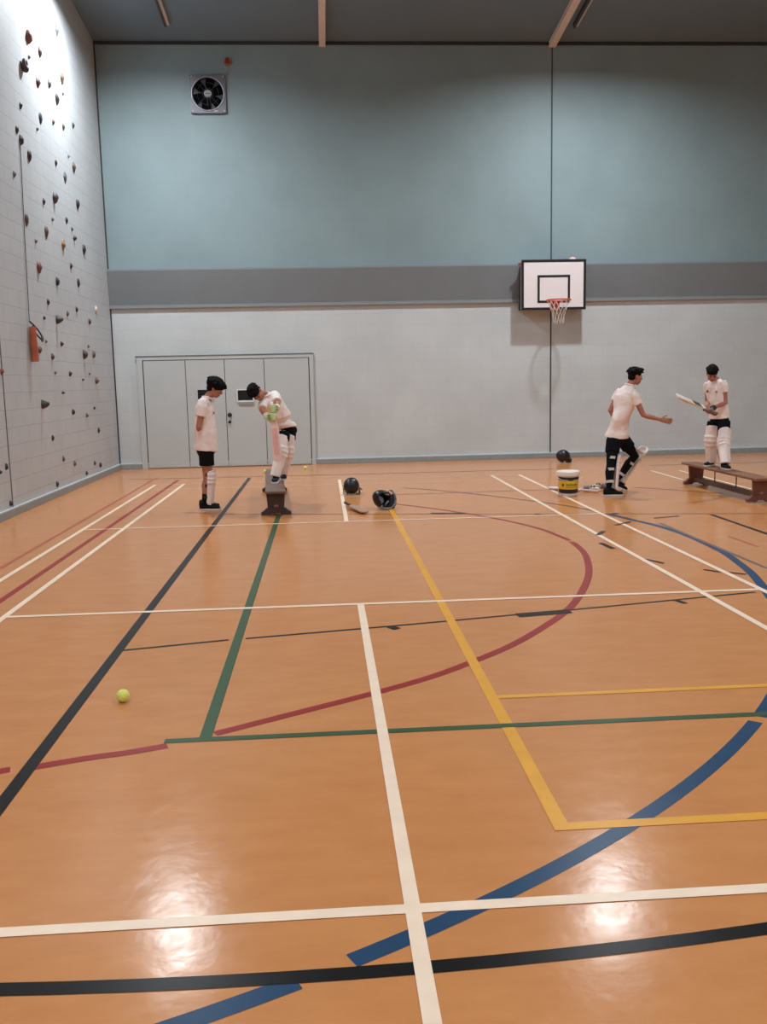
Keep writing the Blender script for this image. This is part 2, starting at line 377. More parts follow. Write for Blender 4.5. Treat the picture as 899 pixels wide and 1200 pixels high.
# lamps hang below slim conduits
LAMPS = []
hm = mat('lamp_housing', (150,155,158), .4, metal=.4); em = mat('lamp_diffuser', (245,248,255), .5, emit=14)
NAMES = {0: 'high bay lamp close to the left wall and the far wall', 1: 'high bay lamp on the right conduit close to the far wall'}
def lamp(x, y, on, lab, cat='lamp', power=900):
    z = zc(y) - .24
    o = empty('high_bay_lamp', (x, y, z), lab, cat)
    h = MB(); h.lathe([(.235,-.07),(.25,-.07),(.25,.02),(.12,.12),(.11,.18),(.0001,.18),(.0001,.16),(.09,.16),(.10,.11),(.22,.01),(.235,0)], (x,y,z), 32, True); h.build('reflector', hm, o, smooth=False)
    MB().lathe([(.215,-.012),(.215,.004)], (x,y,z), 32).build('diffuser', em, o)
    MB().tube([(x,y,z+.16),(x,y,zc(y)-.002)], .012, 8).build('stem', hm, o)
    L = bpy.data.lights.new('high_bay_light', 'AREA'); L.shape = 'DISK'; L.size = .42; L.energy = power; L.color = (.88, .955, 1.0); L.spread = math.radians(160)
    lo = bpy.data.objects.new('lamp_light', L); C.objects.link(lo); lo.parent = o; lo.location = (0,0,-.03)
def conduit(x, label, ystart):
    o = empty('cable_conduit', (x, ystart, zc(ystart)), label, 'conduit')
    for ya, yb in ((ystart, YR), (YR, YF+.3)):
        k = MB()
        for (dx, w, h, mi) in ((0, .05, .055, 0), (-.045, .04, .085, 1)):
            k.cur = mi; za, zb = zc(ya), zc(yb if yb != YR else YR+.001)
            vs = [(x+dx+sx_*w/2, y, z+d) for d in (-h, 0) for (y, z) in ((ya, za), (yb, zb)) for sx_ in (-1, 1)]
            k.add(vs, [(0,1,3,2),(4,6,7,5),(0,4,5,1),(2,3,7,6),(0,2,6,4),(1,5,7,3)])
        k.build('trunking', [mat('conduit_pale', (205,190,182), .5), mat('conduit_dark', (60,62,64), .5)], o)
conduit(at(675.5,27,8.95).x, 'slim pale conduit with a dark rail right of the wall joint', 8.93)
conduit(at(197,27,8.95).x, 'slim pale conduit with a dark rail near the left wall', 8.93)
ROWS = [6.6, -.6, -8.1, -15.3]  # rows after the first are unseen, spaced by guess, added as ambient fill
LX = [-3.08, 4.72, 12.3]
for iy, y in enumerate(ROWS):
    for ix, x in enumerate(LX):
        if iy == 0 and ix == 2: continue
        lab = '%s high bay lamp in the %s row of ceiling lamps' % (['left', 'middle', 'right'][ix], ['far wall', 'second', 'third', 'unseen rear'][iy])
        lamp(x, y, True, lab, power=(304 if iy == 0 else 170))

# ------------------------------------------------------------------ extractor fan and sounder
c0, c1 = at(221.5,87,YB-.06), at(265.5,132.5,YB-.06); fc = (c0+c1)/2
fan = empty('extractor_fan', (fc.x, YB, fc.z), 'square grey metal extractor fan high on the far wall', 'fan')
gal = mat('fan_plate_metal', (98,96,104), .45, .06, 6, metal=.3)
w, h = (c1.x-c0.x)/2, (c0.z-c1.z)/2
def annulus(mb, c, w, h, r, y0, y1, n=48):
    vs = []; fs = []
    for y in (y0, y1):
        for i in range(n):
            t = 2*PI*i/n; a, b = math.cos(t), math.sin(t); k = 1/max(abs(a)/w, abs(b)/h)
            vs.append(V((c.x+a*r, y, c.z+b*r))); vs.append(V((c.x+a*k, y, c.z+b*k)))
    for i in range(n):
        j = (i+1) % n; q = 2*n
        fs += [(2*i, 2*j, 2*j+1, 2*i+1)[::-1], (q+2*i, q+2*j, q+2*j+1, q+2*i+1), (2*i+1, 2*j+1, q+2*j+1, q+2*i+1)[::-1], (2*i, 2*j, q+2*j, q+2*i)]
    mb.add(vs, fs)
m = MB(); annulus(m, fc, w, h, .295, YB-.06, YB-.002); m.build('mounting_plate', gal, fan)
m = MB(); m.tube([fc+V((math.cos(t)*.3, -.012-fc.y+YB-.05, math.sin(t)*.3)) for t in [2*PI*i/48 for i in range(48)]], .014, 8, closed=True, ref=V((0,1,0))); m.build('rim_ring', mat('polished_rim', (150,150,158), .3, metal=.8), fan, smooth=True)
m = MB(); m.tube([V((fc.x,YB-.003,fc.z)), V((fc.x,YB-.012,fc.z))], .293, 48); m.build('duct', mat('duct_black', (14,14,18), .5), fan)
for k in range(6):
    t = 2*PI*k/6+.3; r_ = V((math.cos(t),0,math.sin(t))); tt = V((-math.sin(t),-.35,math.cos(t))).normalized()
    MB().loft([(V((fc.x,YB-.04,fc.z))+r_*a, tt*b, V((0,-.004,0))) for a, b in ((.06,.04),(.15,.075),(.26,.09),(.275,.06))], 12).build('blade', mat('blade_black', (8,8,11), .9, spec=.05), fan)
m = MB(); m.tube([V((fc.x,YB-.02,fc.z)), V((fc.x,YB-.072,fc.z))], .075, 24); m.cur = 1
m.loft([(V((fc.x,YB-.073,fc.z)), V((.07,0,0)), V((0,0,.055))), (V((fc.x,YB-.078,fc.z)), V((.07,0,0)), V((0,0,.055)))], 24)
m.cur = 2; m.b2(fc.x-.045, fc.x+.045, YB-.08, YB-.078, fc.z-.008, fc.z+.008)
m.build('motor_hub', [blackm, mat('hub_badge', (120,120,122), .4), mat('badge_dark', (60,60,64), .5)], fan)
m = MB(); q = at(244.2,114,YB-.06)
for dx in (-.02, .03): m.box((q.x+dx, YB-.05, fc.z-.13), (.012,.01,.18))
for k in (1,2): m.tube([V((fc.x+math.cos(t)*.1*k, YB-.058, fc.z+math.sin(t)*.1*k)) for t in [2*PI*i/40 for i in range(40)]], .004, 6, closed=True, ref=V((0,1,0)))
for k in range(4): t = PI/4+PI/2*k; m.tube([V((fc.x+math.cos(t)*.07,YB-.058,fc.z+math.sin(t)*.07)), V((fc.x+math.cos(t)*.3,YB-.058,fc.z+math.sin(t)*.3))], .005, 6)
m.build('guard', mat('guard_grey', (40,36,40), .7), fan)
m = MB(); m.b2(fc.x+.1, fc.x+.17, YB-.064, YB-.06, fc.z-.315, fc.z-.3); m.build('rating_label', mat('badge_pale', (190,190,195), .5), fan)
for sx_, sz in ((-1,-1),(1,-1),(-1,1),(1,1)): MB().tube([V((fc.x+sx_*(w-.04),YB-.06,fc.z+sz*(h-.04))), V((fc.x+sx_*(w-.04),YB-.068,fc.z+sz*(h-.04)))], .012, 8).build('screw', mat('badge_pale', (190,190,195)), fan)
q = at(266.5,71.5,YB-.05)
s_ = empty('alarm_sounder', (q.x, YB, q.z), 'small round brown and red alarm sounder above the extractor fan', 'alarm')
MB().tube([V((q.x,YB,q.z)), V((q.x,YB-.05,q.z))], [.08,.07], 20).build('base', mat('sounder_brown', (150,104,84), .5), s_, bevel=.004)
MB().tube([V((q.x,YB-.05,q.z)), V((q.x,YB-.085,q.z+.01))], [.05,.035], 16, rnd=True).build('red_dome', mat('sounder_red', (120,30,20), .3), s_, smooth=True)
MB().tube([V((q.x,YB-.008,q.z-.07)), V((q.x,YB-.008,fc.z+h-.01))], .006, 6).build('cable', mat('cable_grey', (120,130,135)), s_)

# ------------------------------------------------------------------ basketball backboard
YBD = 9.30
c0, c1 = at(611,304.5,YBD), at(686.5,362.5,YBD); bc_ = (c0+c1)/2; w, h = (c1.x-c0.x)/2, (c0.z-c1.z)/2
bb = empty('basketball_backboard', (bc_.x, YB, bc_.z-h), 'white basketball backboard with black border and orange hoop on the far wall', 'basketball hoop')
white = mat('board_white', (232,222,222), .4, .02); blk = mat('board_black', (24,24,28), .4)
MB().b2(bc_.x-w, bc_.x+w, YBD, YBD+.03, bc_.z-h, bc_.z+h).build('panel', white, bb)
def rect_frame(mb, cx, cz, w, h, t, y0, y1):
    mb.b2(cx-w, cx+w, y0, y1, cz+h-t, cz+h); mb.b2(cx-w, cx+w, y0, y1, cz-h, cz-h+t); mb.b2(cx-w, cx-w+t, y0, y1, cz-h+t, cz+h-t); mb.b2(cx+w-t, cx+w, y0, y1, cz-h+t, cz+h-t)
m = MB(); rect_frame(m, bc_.x, bc_.z, w, h, .05, YBD-.004, YBD); m.build('border', blk, bb)
i0, i1 = at(630,322.5,YBD), at(668,354.5,YBD); m = MB(); rect_frame(m, (i0.x+i1.x)/2, (i0.z+i1.z)/2, (i1.x-i0.x)/2, (i0.z-i1.z)/2, .045, YBD-.003, YBD); m.build('target_square', blk, bb)
# boxed timber mount between wall and board
m = MB()
for sx_ in (-1, 1):
    m.b2(bc_.x+sx_*(w-.04)-.02, bc_.x+sx_*(w-.04)+.02, YBD+.03, YB, bc_.z-h+.02, bc_.z+h-.1)
for zz in (bc_.z-h+.04, bc_.z+h-.12): m.b2(bc_.x-w+.06, bc_.x+w-.06, YBD+.03, YB, zz-.02, zz+.02)
m.build('mounting_box', mat('mount_dark', (52,50,50), .7), bb)
orange = mat('hoop_orange', (196,84,52), .45)
rc = at(654.8,351.5,9.0); RR = .228
m = MB(); m.tube([rc+V((math.cos(t)*RR, math.sin(t)*RR, 0)) for t in [2*PI*i/40 for i in range(40)]], .013, 8, closed=True, ref=V((0,0,1))); m.build('hoop', orange, bb, smooth=True)
m = MB(); m.b2(rc.x-.09, rc.x+.09, YBD-.02, YBD-.004, rc.z-.16, rc.z+.02)
for sx_ in (-1, 1): m.prism([(YBD-.01,rc.z+.01), (rc.y+RR-.02,rc.z+.01), (YBD-.01,rc.z-.15)], (rc.x+sx_*.07-.004,0,0), Y_, Z_, X_, .008)
m.b2(rc.x-.09, rc.x+.09, rc.y+RR-.01, YBD-.004, rc.z-.008, rc.z+.006); m.build('hoop_bracket', orange, bb)
m = MB(); NS = 12; lv = [(0,.225),(-.11,.175),(-.21,.135),(-.31,.11),(-.44,.105)]
for i in range(NS):
    for s2 in (-1, 1):
        pts = []
        for k, (dz, r) in enumerate(lv):
            t = 2*PI*(i + s2*.5*k)/NS; pts.append(rc+V((math.cos(t)*r, math.sin(t)*r, dz)))
        m.tube(pts, .0035, 5)
m.build('net', mat('net_white', (225,212,208), .8), bb)
m = MB(); q = at(609.5,309.5,YBD); m.b2(q.x-.03, bc_.x-w+.02, YBD+.005, YBD+.028, q.z-.025, q.z+.025); m.build('hinge_bracket', mat('rust', (120,60,50), .6), bb)
q = at(671,302.5,9.45); r = .08; q.z = bc_.z+h-.0975+r
m = MB().ell(q, (r,r,r), n=28, m=18).build('ball', mat('pink_ball', (222,178,172), .6, .05, 6), smooth=True, loc=q)
tag(m, 'pale pink ball lodged on top of the backboard', 'ball')

# ------------------------------------------------------------------ climbing holds on the left wall, one standing in for a shadow
H = []
def crop(ox, oy, s, lst):
    for x, y, w, h, c in lst: H.append((ox+x/s, oy+y/s, w/s, h/s, c))
crop(0,0,7.49,[(240,325,75,120,'rb'),(345,460,45,95,'b'),(250,500,18,35,'g'),(190,568,75,140,'J'),(327,725,45,95,'b'),(427,733,42,80,'g'),(540,692,45,110,'m'),(547,822,18,30,'g'),(495,275,40,90,'g')])
crop(0,110,7.49,[(177,103,30,65,'d'),(495,50,45,100,'d'),(352,217,38,105,'d'),(322,308,20,35,'g'),(463,250,22,50,'b'),(552,293,26,60,'b'),(638,280,26,58,'d'),(145,315,32,75,'d'),(177,405,48,90,'d'),(252,545,48,105,'d'),(597,547,22,30,'g'),(487,608,28,60,'d'),(643,645,42,95,'m'),(568,735,38,100,'g'),(120,705,16,60,'g')])  # last entry: a faint grey shadow on the wall, built as a hold
crop(0,220,7.49,[(472,90,55,100,'W'),(380,120,30,60,'d'),(677,148,42,90,'d'),(230,283,40,115,'b'),(457,278,22,38,'g'),(581,290,26,62,'d'),(628,362,20,35,'d'),(403,392,44,110,'m'),(648,442,36,50,'d'),(310,468,26,42,'g'),(550,502,44,95,'t'),(732,545,42,90,'d'),(620,690,28,60,'d'),(335,700,55,110,'rb'),(497,825,42,80,'d'),(684,838,36,80,'d')])
crop(0,330,6.42,[(358,153,26,50,'d'),(328,273,26,30,'d'),(425,285,56,66,'W'),(505,243,22,45,'m'),(573,210,24,45,'d'),(720,215,28,60,'w'),(669,300,28,45,'b'),(342,450,20,30,'g'),(294,512,34,60,'rb'),(459,468,28,40,'d'),(390,565,30,50,'b'),(628,548,45,75,'W'),(661,487,16,25,'g'),(700,548,32,60,'m'),(8,676,32,55,'rb'),(412,685,20,28,'g'),(522,694,30,38,'d'),(620,738,24,18,'d'),(669,692,16,22,'g'),(720,746,36,50,'m'),(468,836,30,22,'d')])
crop(0,460,6.42,[(315,88,62,70,'W'),(545,146,30,44,'d'),(650,170,24,38,'m'),(706,117,20,22,'d'),(739,284,24,46,'d'),(394,343,22,48,'d'),(474,498,26,46,'m'),(558,534,26,44,'m'),(710,532,20,34,'d'),(751,545,26,38,'d'),(648,607,22,32,'d'),(427,690,28,46,'d'),(44,558,30,52,'d'),(76,834,32,46,'d'),(0,600,12,30,'d')])
HC = {'rb': ((122,74,62),'reddish brown'), 'b': ((92,64,54),'brown'), 'g': ((98,98,102),'grey'), 'J': ((66,50,50),'dark brown'), 'm': ((104,84,70),'mottled brown'), 'd': ((54,48,52),'dark'), 'W': ((74,66,62),'dark'), 't': ((142,112,84),'tan'), 'w': ((205,195,180),'white')}
ZONES = [(62,'up near the ceiling'), (128,'level with the fan'), (180,'just below fan level'), (235,'between fan and band levels'), (312,'just above band level'), (372,'level with the band'), (432,'level with the orange tube'), (505,'at player head height'), (999,'low near the skirting')]
ORD = ['first','second','third','fourth','fifth','sixth','seventh','eighth','ninth','tenth','eleventh','twelfth','thirteenth','fourteenth','fifteenth']
def zone(y): return next(i for i, (a, _) in enumerate(ZONES) if y < a)
byz = {}
for h_ in H: byz.setdefault(zone(h_[1]), []).append(h_)
for zi, lst in byz.items():
    lst.sort(key=lambda q: q[0])
    for k, (px, py, wp, hp, c) in enumerate(lst):
        q = onleft(px, py, XL)
        sc = F/(q-CAM).dot(FW); wm, hm_ = wp/sc, hp/sc
        if c == 'd' and wm*hm_ < .003: pass
        ylen = min(.22, max(.05, hm_*.75)); pr = max(.03, wm - .28*ylen)
        rgb, cn = HC[c]
        big = 'large ' if hm_*wm > .011 else ('small ' if hm_*wm < .0045 else '')
        shape = {'W': 'wedge shaped ', 'J': 'ring shaped '}.get(c, 'teardrop ' if hp/wp > 2 else 'knobbly ')
        if len(lst) == 1: pos = ''
        elif k == 0: pos = ', leftmost there'
        elif k == len(lst)-1: pos = ', rightmost there'
        else: pos = ', %s from left' % ORD[k]
        lab = '%s%s %sclimbing hold %s%s' % (big, cn, shape, ZONES[zi][1], pos)
        m = MB(); hh = hm_/2
        seed = V((k*3.1+zi*17, px*.1, py*.1))
        if c == 'J':
            pts = [V((XL+.045, q.y+math.cos(t)*ylen*.26, q.z+math.sin(t)*hh*.5)) for t in [2*PI*i/24 for i in range(24)]]
            m.tube(pts, [.030+.018*max(0,-math.sin(2*PI*i/24)) for i in range(24)], 12, closed=True, ref=V((1,0,0)))
        else:
            n, mm = 18, 12
            e = MB().ell((0,0,0), (1,1,1), n=n, m=mm)
            for v in e.v:
                d = v.copy(); f1 = 1 + .28*noise.noise(d*1.5+seed) + .12*noise.noise(d*4+seed)
                tz = d.z; taper = 1 - (.45 if c != 'W' else .15)*max(0, -tz) if shape.startswith('tear') else 1-.15*abs(tz)
                if c == 'W': # pyramid like nose pointing out
                    f1 *= .8 + .35*max(0, d.x)
                x = max(d.x, -.05)*pr*f1*taper; y = d.y*ylen/2*f1*taper; z = d.z*hh*(1+.1*noise.noise(d+seed))
                v.xyz = (XL + max(-.004, x), q.y+y, q.z+z)
            m.v, m.f, m.m = e.v, e.f, e.m
        o = m.build('climbing_hold', mat('hold_'+c, rgb, .6, .25, 25, bump=.3), smooth=True, loc=(XL, q.y, q.z))
        tag(o, lab, 'climbing hold', 'bolt-on climbing holds on the left wall')

# orange tube on a cord
top = onleft(22.5,166,XL); kn = onleft(31.8,376,XL); bot = onleft(37,424,XL)
tb = empty('hanging_tube', (XL+.06, bot.y, bot.z), 'narrow orange tube hanging on a thin cord from a hold on the left wall', 'hanging tube')
ty = (kn.y+bot.y)/2
MB().tube([(XL+.012,top.y,top.z),(XL+.012,(top.y+ty)/2,(top.z+kn.z)/2),(XL+.02,ty,kn.z)], .006, 6).build('cord', mat('cord_grey', (92,96,100), .8), tb)
m = MB(); m.tube([(XL+.055,ty-.0,kn.z-.08),(XL+.055,ty+.01,kn.z-.3),(XL+.055,ty+.015,bot.z)], [.045,.05,.05], 16); m.build('tube_body', mat('tube_orange', (176,92,64), .45, .2, 8), tb, smooth=False, bevel=.004)
m = MB(); m.tube([(XL+.02,ty,kn.z),(XL+.06,ty+.03,kn.z-.05),(XL+.10,ty+.10,kn.z-.12),(XL+.13,ty+.15,kn.z-.2),(XL+.12,ty+.15,kn.z-.25),(XL+.08,ty+.08,kn.z-.18),(XL+.055,ty,kn.z-.07)], .012, 8); m.build('strap', mat('strap_black', (44,46,50), .7), tb, smooth=True)
MB().ell((XL+.13,ty+.16,kn.z-.24), (.022,.03,.045)).build('buckle', mat('buckle_grey', (80,86,86), .4), tb, smooth=True)

# ------------------------------------------------------------------ gym benches (built along +Y from the near end, local coordinates)
def bench(loc, L, lab, top_rgb, leg_rgb, nm):
    o = empty('gym_bench', loc, lab, 'bench', 'low wooden gym benches')
    tm = mat('bench_top_'+nm, top_rgb, .45, .12, 9); lm = mat('bench_leg_'+nm, leg_rgb, .55, .15, 9)
    Ht = .32; w = .125
    m = MB(); m.b2(-w, w, 0, L, Ht-.035, Ht); m.build('seat_plank', tm, o, local=True, bevel=.008)
    for y in (.12, L-.26):
        m = MB(); m.prism([(-.10,.09),(.10,.09),(.115,Ht-.036),(-.115,Ht-.036)], (0,y-.02,0), X_, Z_, Y_, .04)
        if y < 1: m.cur = 1; m.prism([(-.025,.11),(.025,.11),(.025,.14),(-.025,.14)], (0,y-.022,0), X_, Z_, Y_, .001)
        sup = m.build('end_support', [lm, mat('label_tan', (150,110,92))], o, local=True, bevel=.004)
        m = MB(); m.prism([(-.185,.012),(-.06,.012),(-.045,.035),(.045,.035),(.06,.012),(.185,.012),(.185,.05),(.14,.075),(.12,.10),(-.12,.10),(-.14,.075),(-.185,.05)], (0,y-.03,0), X_, Z_, Y_, .06)
        m.build('foot', lm, sup, local=True, bevel=.006)
        for sx_ in (-1, 1):
            m = MB(); m.b2(sx_*.15-.035, sx_*.15+.035, y-.035, y+.035, 0, .0125); m.build('rubber_pad', mat('pad_grey' if nm == 'b' else 'pad_yellow', (170,165,160) if nm == 'b' else (165,130,60), .7), sup, local=True, bevel=.003)
    m = MB(); m.b2(-.045, .045, .14, L-.22, .055, .115); m.build('balance_rail', mat('bench_rail', (84,60,48), .5), o, local=True, bevel=.006)
    for y in (L*.34, L*.62):
        m = MB(); m.tube([(0,y,.11),(0,y,Ht-.034)], .008, 8); m.build('tie_rod', mat('rod_dark', (70,48,40), .4), o, local=True)
    return o
B1 = V((-.845, 2.55, 0)); bench(B1, 2.9, 'dark wooden gym bench seen end on under the batting boy', (110,84,74), (66,46,42), 'a').rotation_euler.z = .06
B2 = V((5.25, 2.4, 0)); bench(B2, 2.4, 'brown wooden gym bench at the right edge of the hall', (134,88,64), (112,66,48), 'b')
ZB = .32

# ------------------------------------------------------------------ cricket bats: local z runs from handle top (0) down to toe (-.85), face towards -y
def bat(name, P0, P1, face, lab, blade_rgb, grip_rgb, edge_rgb=None, sticker=None, group='cricket bats', kz=1):
    P0, P1 = V(P0), V(P1); z = (P0-P1).normalized(); f = V(face); f = (f - z*f.dot(z)).normalized(); y = -f; x = y.cross(z)
    R = Matrix((x, y, z)).transposed()
    o = empty(name, P0, lab, 'cricket bat', group); o.scale = (1,1,kz); o.rotation_mode = 'QUATERNION'; o.rotation_quaternion = R.to_quaternion()
    m = MB(); W2 = .054
    secs = [(-.27,.016,.014,.014),(-.29,.022,.014,.016),(-.31,.038,.012,.02),(-.335,.05,.011,.024),(-.36,W2,.011,.027),(-.5,W2,.011,.034),(-.65,W2,.011,.040),(-.76,W2,.011,.034),(-.82,.053,.011,.022),(-.842,.045,.01,.016),(-.85,.03,.008,.01)]
    vs = []; fs = []
    for (zz, w, ff, bb_) in secs:   # profile: flat face, edges, ridged back
        vs += [V((-w,-ff,zz)), V((w,-ff,zz)), V((w,ff*.6,zz)), V((w*.45,bb_*.7,zz)), V((0,bb_,zz)), V((-w*.45,bb_*.7,zz)), V((-w,ff*.6,zz))]
    n = 7
    for k in range(len(secs)-1):
        for i in range(n):
            j = (i+1) % n; fs.append((k*n+i, (k+1)*n+i, (k+1)*n+j, k*n+j))
    fs.append(tuple(range(n))); fs.append(tuple((len(secs)-1)*n+i for i in reversed(range(n))))
    m.add(vs, fs); bl = m.build('blade', mat(name+lab[:12]+'w', blade_rgb, .45, .06, 12), o, local=True, bevel=.003)
    m = MB(); m.tube([(0,0,0),(0,0,-.285)], .0165, 12, rnd=False)
    for k in range(14): zz = -.01-.019*k; m.tube([V((math.cos(t)*.0165, math.sin(t)*.0165, zz-.01*t/PI/2)) for t in [2*PI*i/12 for i in range(12)]], .002, 5, closed=True)
    m.build('grip', mat('grip_%d_%d' % (grip_rgb[0], grip_rgb[1]), grip_rgb, .7), o, local=True, smooth=True)
    for st in (sticker or []):
        z0, z1, w0, rgb = st
        MB().b2(-w0, w0, -.0125, -.011, z1, z0).build('sticker', mat('sticker_%d_%d_%d' % rgb, rgb, .4), bl, local=True)
    return o

# ------------------------------------------------------------------ people
SK = mat('skin', (176,118,98), .5, .06, 30, spec=.3)
def hand(mb, w, d, side, n, s=1.0, curl=.5, fat=1.0, thumb=-1, tc=.5):
    """w wrist, d finger direction, side across the knuckles (index at thumb side), n palm normal"""
    d = d.normalized(); n = (n - d*n.dot(d)).normalized(); sd = (side - d*side.dot(d) - n*side.dot(n)).normalized()
    P = lambda x, y, z: w + (d*x + sd*y + n*z)*s
    mb.loft([(P(-.01,0,0), sd*.026*s, n*.018*s*fat), (P(.03,0,0), sd*.036*s*fat**.5, n*.017*s*fat), (P(.07,0,0), sd*.041*s*fat**.5, n*.014*s*fat), (P(.095,0,0), sd*.039*s*fat**.5, n*.011*s*fat)], 16)
    for y, L in ((.032*thumb*1, .068), (.011*thumb, .078), (-.011*thumb, .074), (-.031*thumb, .058)):
        p = P(.088, y*(1.05 if fat > 1 else 1), 0); a = curl*.5; pts = [p]; 
        for k, q in enumerate((.42, .32, .26)):
            p = p + (d*math.cos(a) + n*math.sin(a))*(L*q*s*1.05) + sd*(y*.05); pts.append(p); a += curl
        mb.tube(pts, [.0095*s*fat, .0088*s*fat, .0082*s*fat, .007*s*fat], 10, rnd=True)
    p = P(.022, .028*thumb, .004); a = tc; pts = [p]
    q1 = (d*.62 + sd*thumb*.72 + n*.25).normalized(); q2 = (d*.85 + sd*thumb*.3 + n*(.3+a)).normalized()
    pts += [p + q1*.042*s, p + q1*.042*s + q2*.032*s, p + q1*.042*s + q2*.055*s]
    mb.tube(pts, [.014*s*fat, .0115*s*fat, .0098*s*fat, .008*s*fat], 10, rnd=True)

def head(body, o, c, f, up, s=1.0, hair='short', hair_rgb=(13,9,10)):
    f = f.normalized(); up = (up - f*up.dot(f)).normalized(); r = f.cross(up)
    P = lambda x, y, z: c + (r*x + f*y + up*z)*s          # x right, y forward, z up
    ax = (r, f, up)
    E = lambda p, rad, mb=body: mb.ell(P(*p), [q*s for q in rad], ax, 18, 12)
    E((0,-.012,.035), (.073,.092,.080))      # cranium
    E((0,.022,-.02), (.062,.068,.082))       # face
    E((0,.042,-.078), (.036,.040,.030))      # chin
    for sx_ in (-1, 1):
        E((sx_*.038,.028,-.05), (.022,.045,.035))       # jaw
        E((sx_*.036,.062,-.012), (.022,.022,.016))      # cheek
        E((sx_*.071,-.004,-.005), (.008,.017,.029)); E((sx_*.076,-.010,.004), (.006,.014,.020))   # ear
    E((0,.080,.018), (.045,.012,.010))       # brow
    body.loft([(P(0,.086,.012), r*.008*s, f*.008*s), (P(0,.100,-.010), r*.011*s, f*.011*s), (P(0,.108,-.028), r*.016*s, f*.012*s), (P(0,.094,-.038), r*.014*s, f*.008*s)], 12)
    E((0,.084,-.056), (.022,.010,.006)); E((0,.083,-.066), (.018,.010,.006))
    fl = []
    for sx_ in (-1, 1):
        m = MB(); m.ell(P(sx_*.030,.0775,-.001), [.0115*s]*3, ax, 14, 10); e = m.build('eye', mat('eye_white', (170,158,152), .3), o, smooth=True)
        m = MB(); m.ell(P(sx_*.030,.0865,-.002), [.0075*s,.004*s,.0075*s], ax, 12, 8); m.build('iris', mat('iris_dark', (30,20,16), .2), e, smooth=True)
        m = MB(); m.tube([P(sx_*.014,.092,.016), P(sx_*.030,.092,.022), P(sx_*.048,.080,.017)], [.003*s,.004*s,.002*s], 8, rnd=True); m.build('eyebrow', mat('hair_black', hair_rgb, .8, .3, 60, bump=.4, spec=.15), o, smooth=True)
    m = MB(); m.tube([P(-.02,.089,-.061), P(0,.0955,-.0605), P(.02,.089,-.061)], [.0025*s,.0035*s,.0025*s], 8, rnd=True); m.build('mouth', mat('lip', (136,78,70), .5), o, smooth=True)
    hm_ = MB(); rn = random.Random(hash_(hair))
    if hair == 'mop':
        hm_.ell(P(0,-.016,.062), [.104*s,.124*s,.098*s], ax); hm_.ell(P(0,.062,.066), [.080*s,.066*s,.048*s], ax); hm_.ell(P(0,-.055,.0), [.080*s,.055*s,.070*s], ax); TL, N = .05, 150
    elif hair == 'quiff':
        hm_.ell(P(0,-.014,.050), [.080*s,.098*s,.078*s], ax); hm_.ell(P(0,.060,.100), [.055*s,.055*s,.032*s], ax); hm_.ell(P(0,.082,.105), [.045*s,.04*s,.022*s], ax); hm_.ell(P(0,-.05,-.005), [.070*s,.048*s,.055*s], ax); TL, N = .034, 110
    else:
        hm_.ell(P(0,-.014,.050), [.082*s,.100*s,.080*s], ax); hm_.ell(P(0,.045,.078), [.064*s,.050*s,.034*s], ax); hm_.ell(P(0,-.05,.0), [.074*s,.048*s,.060*s], ax); TL, N = .03, 110
    for _ in range(N):
        t = rn.uniform(0, 2*PI); u_ = rn.uniform(.15, 1); q = math.sqrt(1-u_*u_)
        dx, dy, dz = q*math.cos(t), q*math.sin(t), u_
        p = P(dx*.074*(1.22 if hair == 'mop' else 1), -.012+dy*.094*(1.15 if hair == 'mop' else 1), .05+dz*.072); out = (r*dx*.8 + f*(dy*.8+.5) + up*(dz*.4-.1)).normalized()
        hm_.tube([p, p+out*TL*.6*s, p+out*TL*s-up*.006*s], [.016*s,.011*s,.003*s], 7, rnd=True)
    hm_.build('hair', mat('hair_black', hair_rgb, .8, .3, 60, bump=.4, spec=.15), o, remesh=.005, sm=0)
    return P
def hash_(s): return sum(ord(c) for c in s)

def shoe(o, an, fd, zs, pitch=0, s=1.0, up_rgb=(13,13,15), sole_rgb=(215,205,200), nm='shoe'):
    """an ankle point, fd foot direction (horizontal), zs sole height, pitch heel raise (rad)"""
    fd = V((fd[0], fd[1], 0)).normalized(); sd = V((fd.y, -fd.x, 0)); up = Z_
    if pitch: f2 = fd*math.cos(pitch) - up*math.sin(pitch); up = up*math.cos(pitch) + fd*math.sin(pitch); fd = f2
    base = V(an) - up*.085*s
    if not pitch: base.z = zs
    P = lambda x, z, y=0: base + (fd*x + up*z + sd*y)*s
    u = MB()
    secs = [(-.075,.028,.075),(-.055,.036,.10),(-.01,.038,.10),(.03,.038,.085),(.07,.043,.066),(.12,.048,.054),(.165,.042,.045),(.19,.026,.036)]
    u.loft([(P(x,.018+hh/2), sd*w*s, up*(hh/2)*s) for x, w, hh in secs], 16, power=.8)
    u.loft([(P(-.02,.07), sd*.04*s, fd*.052*s), (P(-.022,.115), sd*.038*s, fd*.045*s)], 16)
    so = u.build(nm, mat('shoe_up_%d' % up_rgb[0], up_rgb, .65, spec=.2), o, remesh=.006, sm=3)
    k = MB(); k.loft([(P(x,.0), sd*w*s, fd*0.0001) for x, w in ((0,.01),)]+[], 4) if False else None
    pts = [(-.085,.02),(-.07,.036),(-.02,.040),(.04,.042),(.10,.050),(.15,.048),(.19,.034),(.205,.012)]
    poly = [(x, w) for x, w in pts] + [(x, -w) for x, w in reversed(pts)]
    k.prism([(a*s, b*s) for a, b in poly], base, fd, sd, up, .024*s); k.build('sole', mat('sole_%d' % sole_rgb[0], sole_rgb, .6), so, bevel=.003)
    k = MB()
    for q in (.035,.055,.075): k.tube([P(q,.098-.5*(q-.02),-.018), P(q+.004,.106-.5*(q-.02),0), P(q,.098-.5*(q-.02),.018)], .003*s, 6)
    k.build('laces', mat('lace', (200,195,195), .7), so)

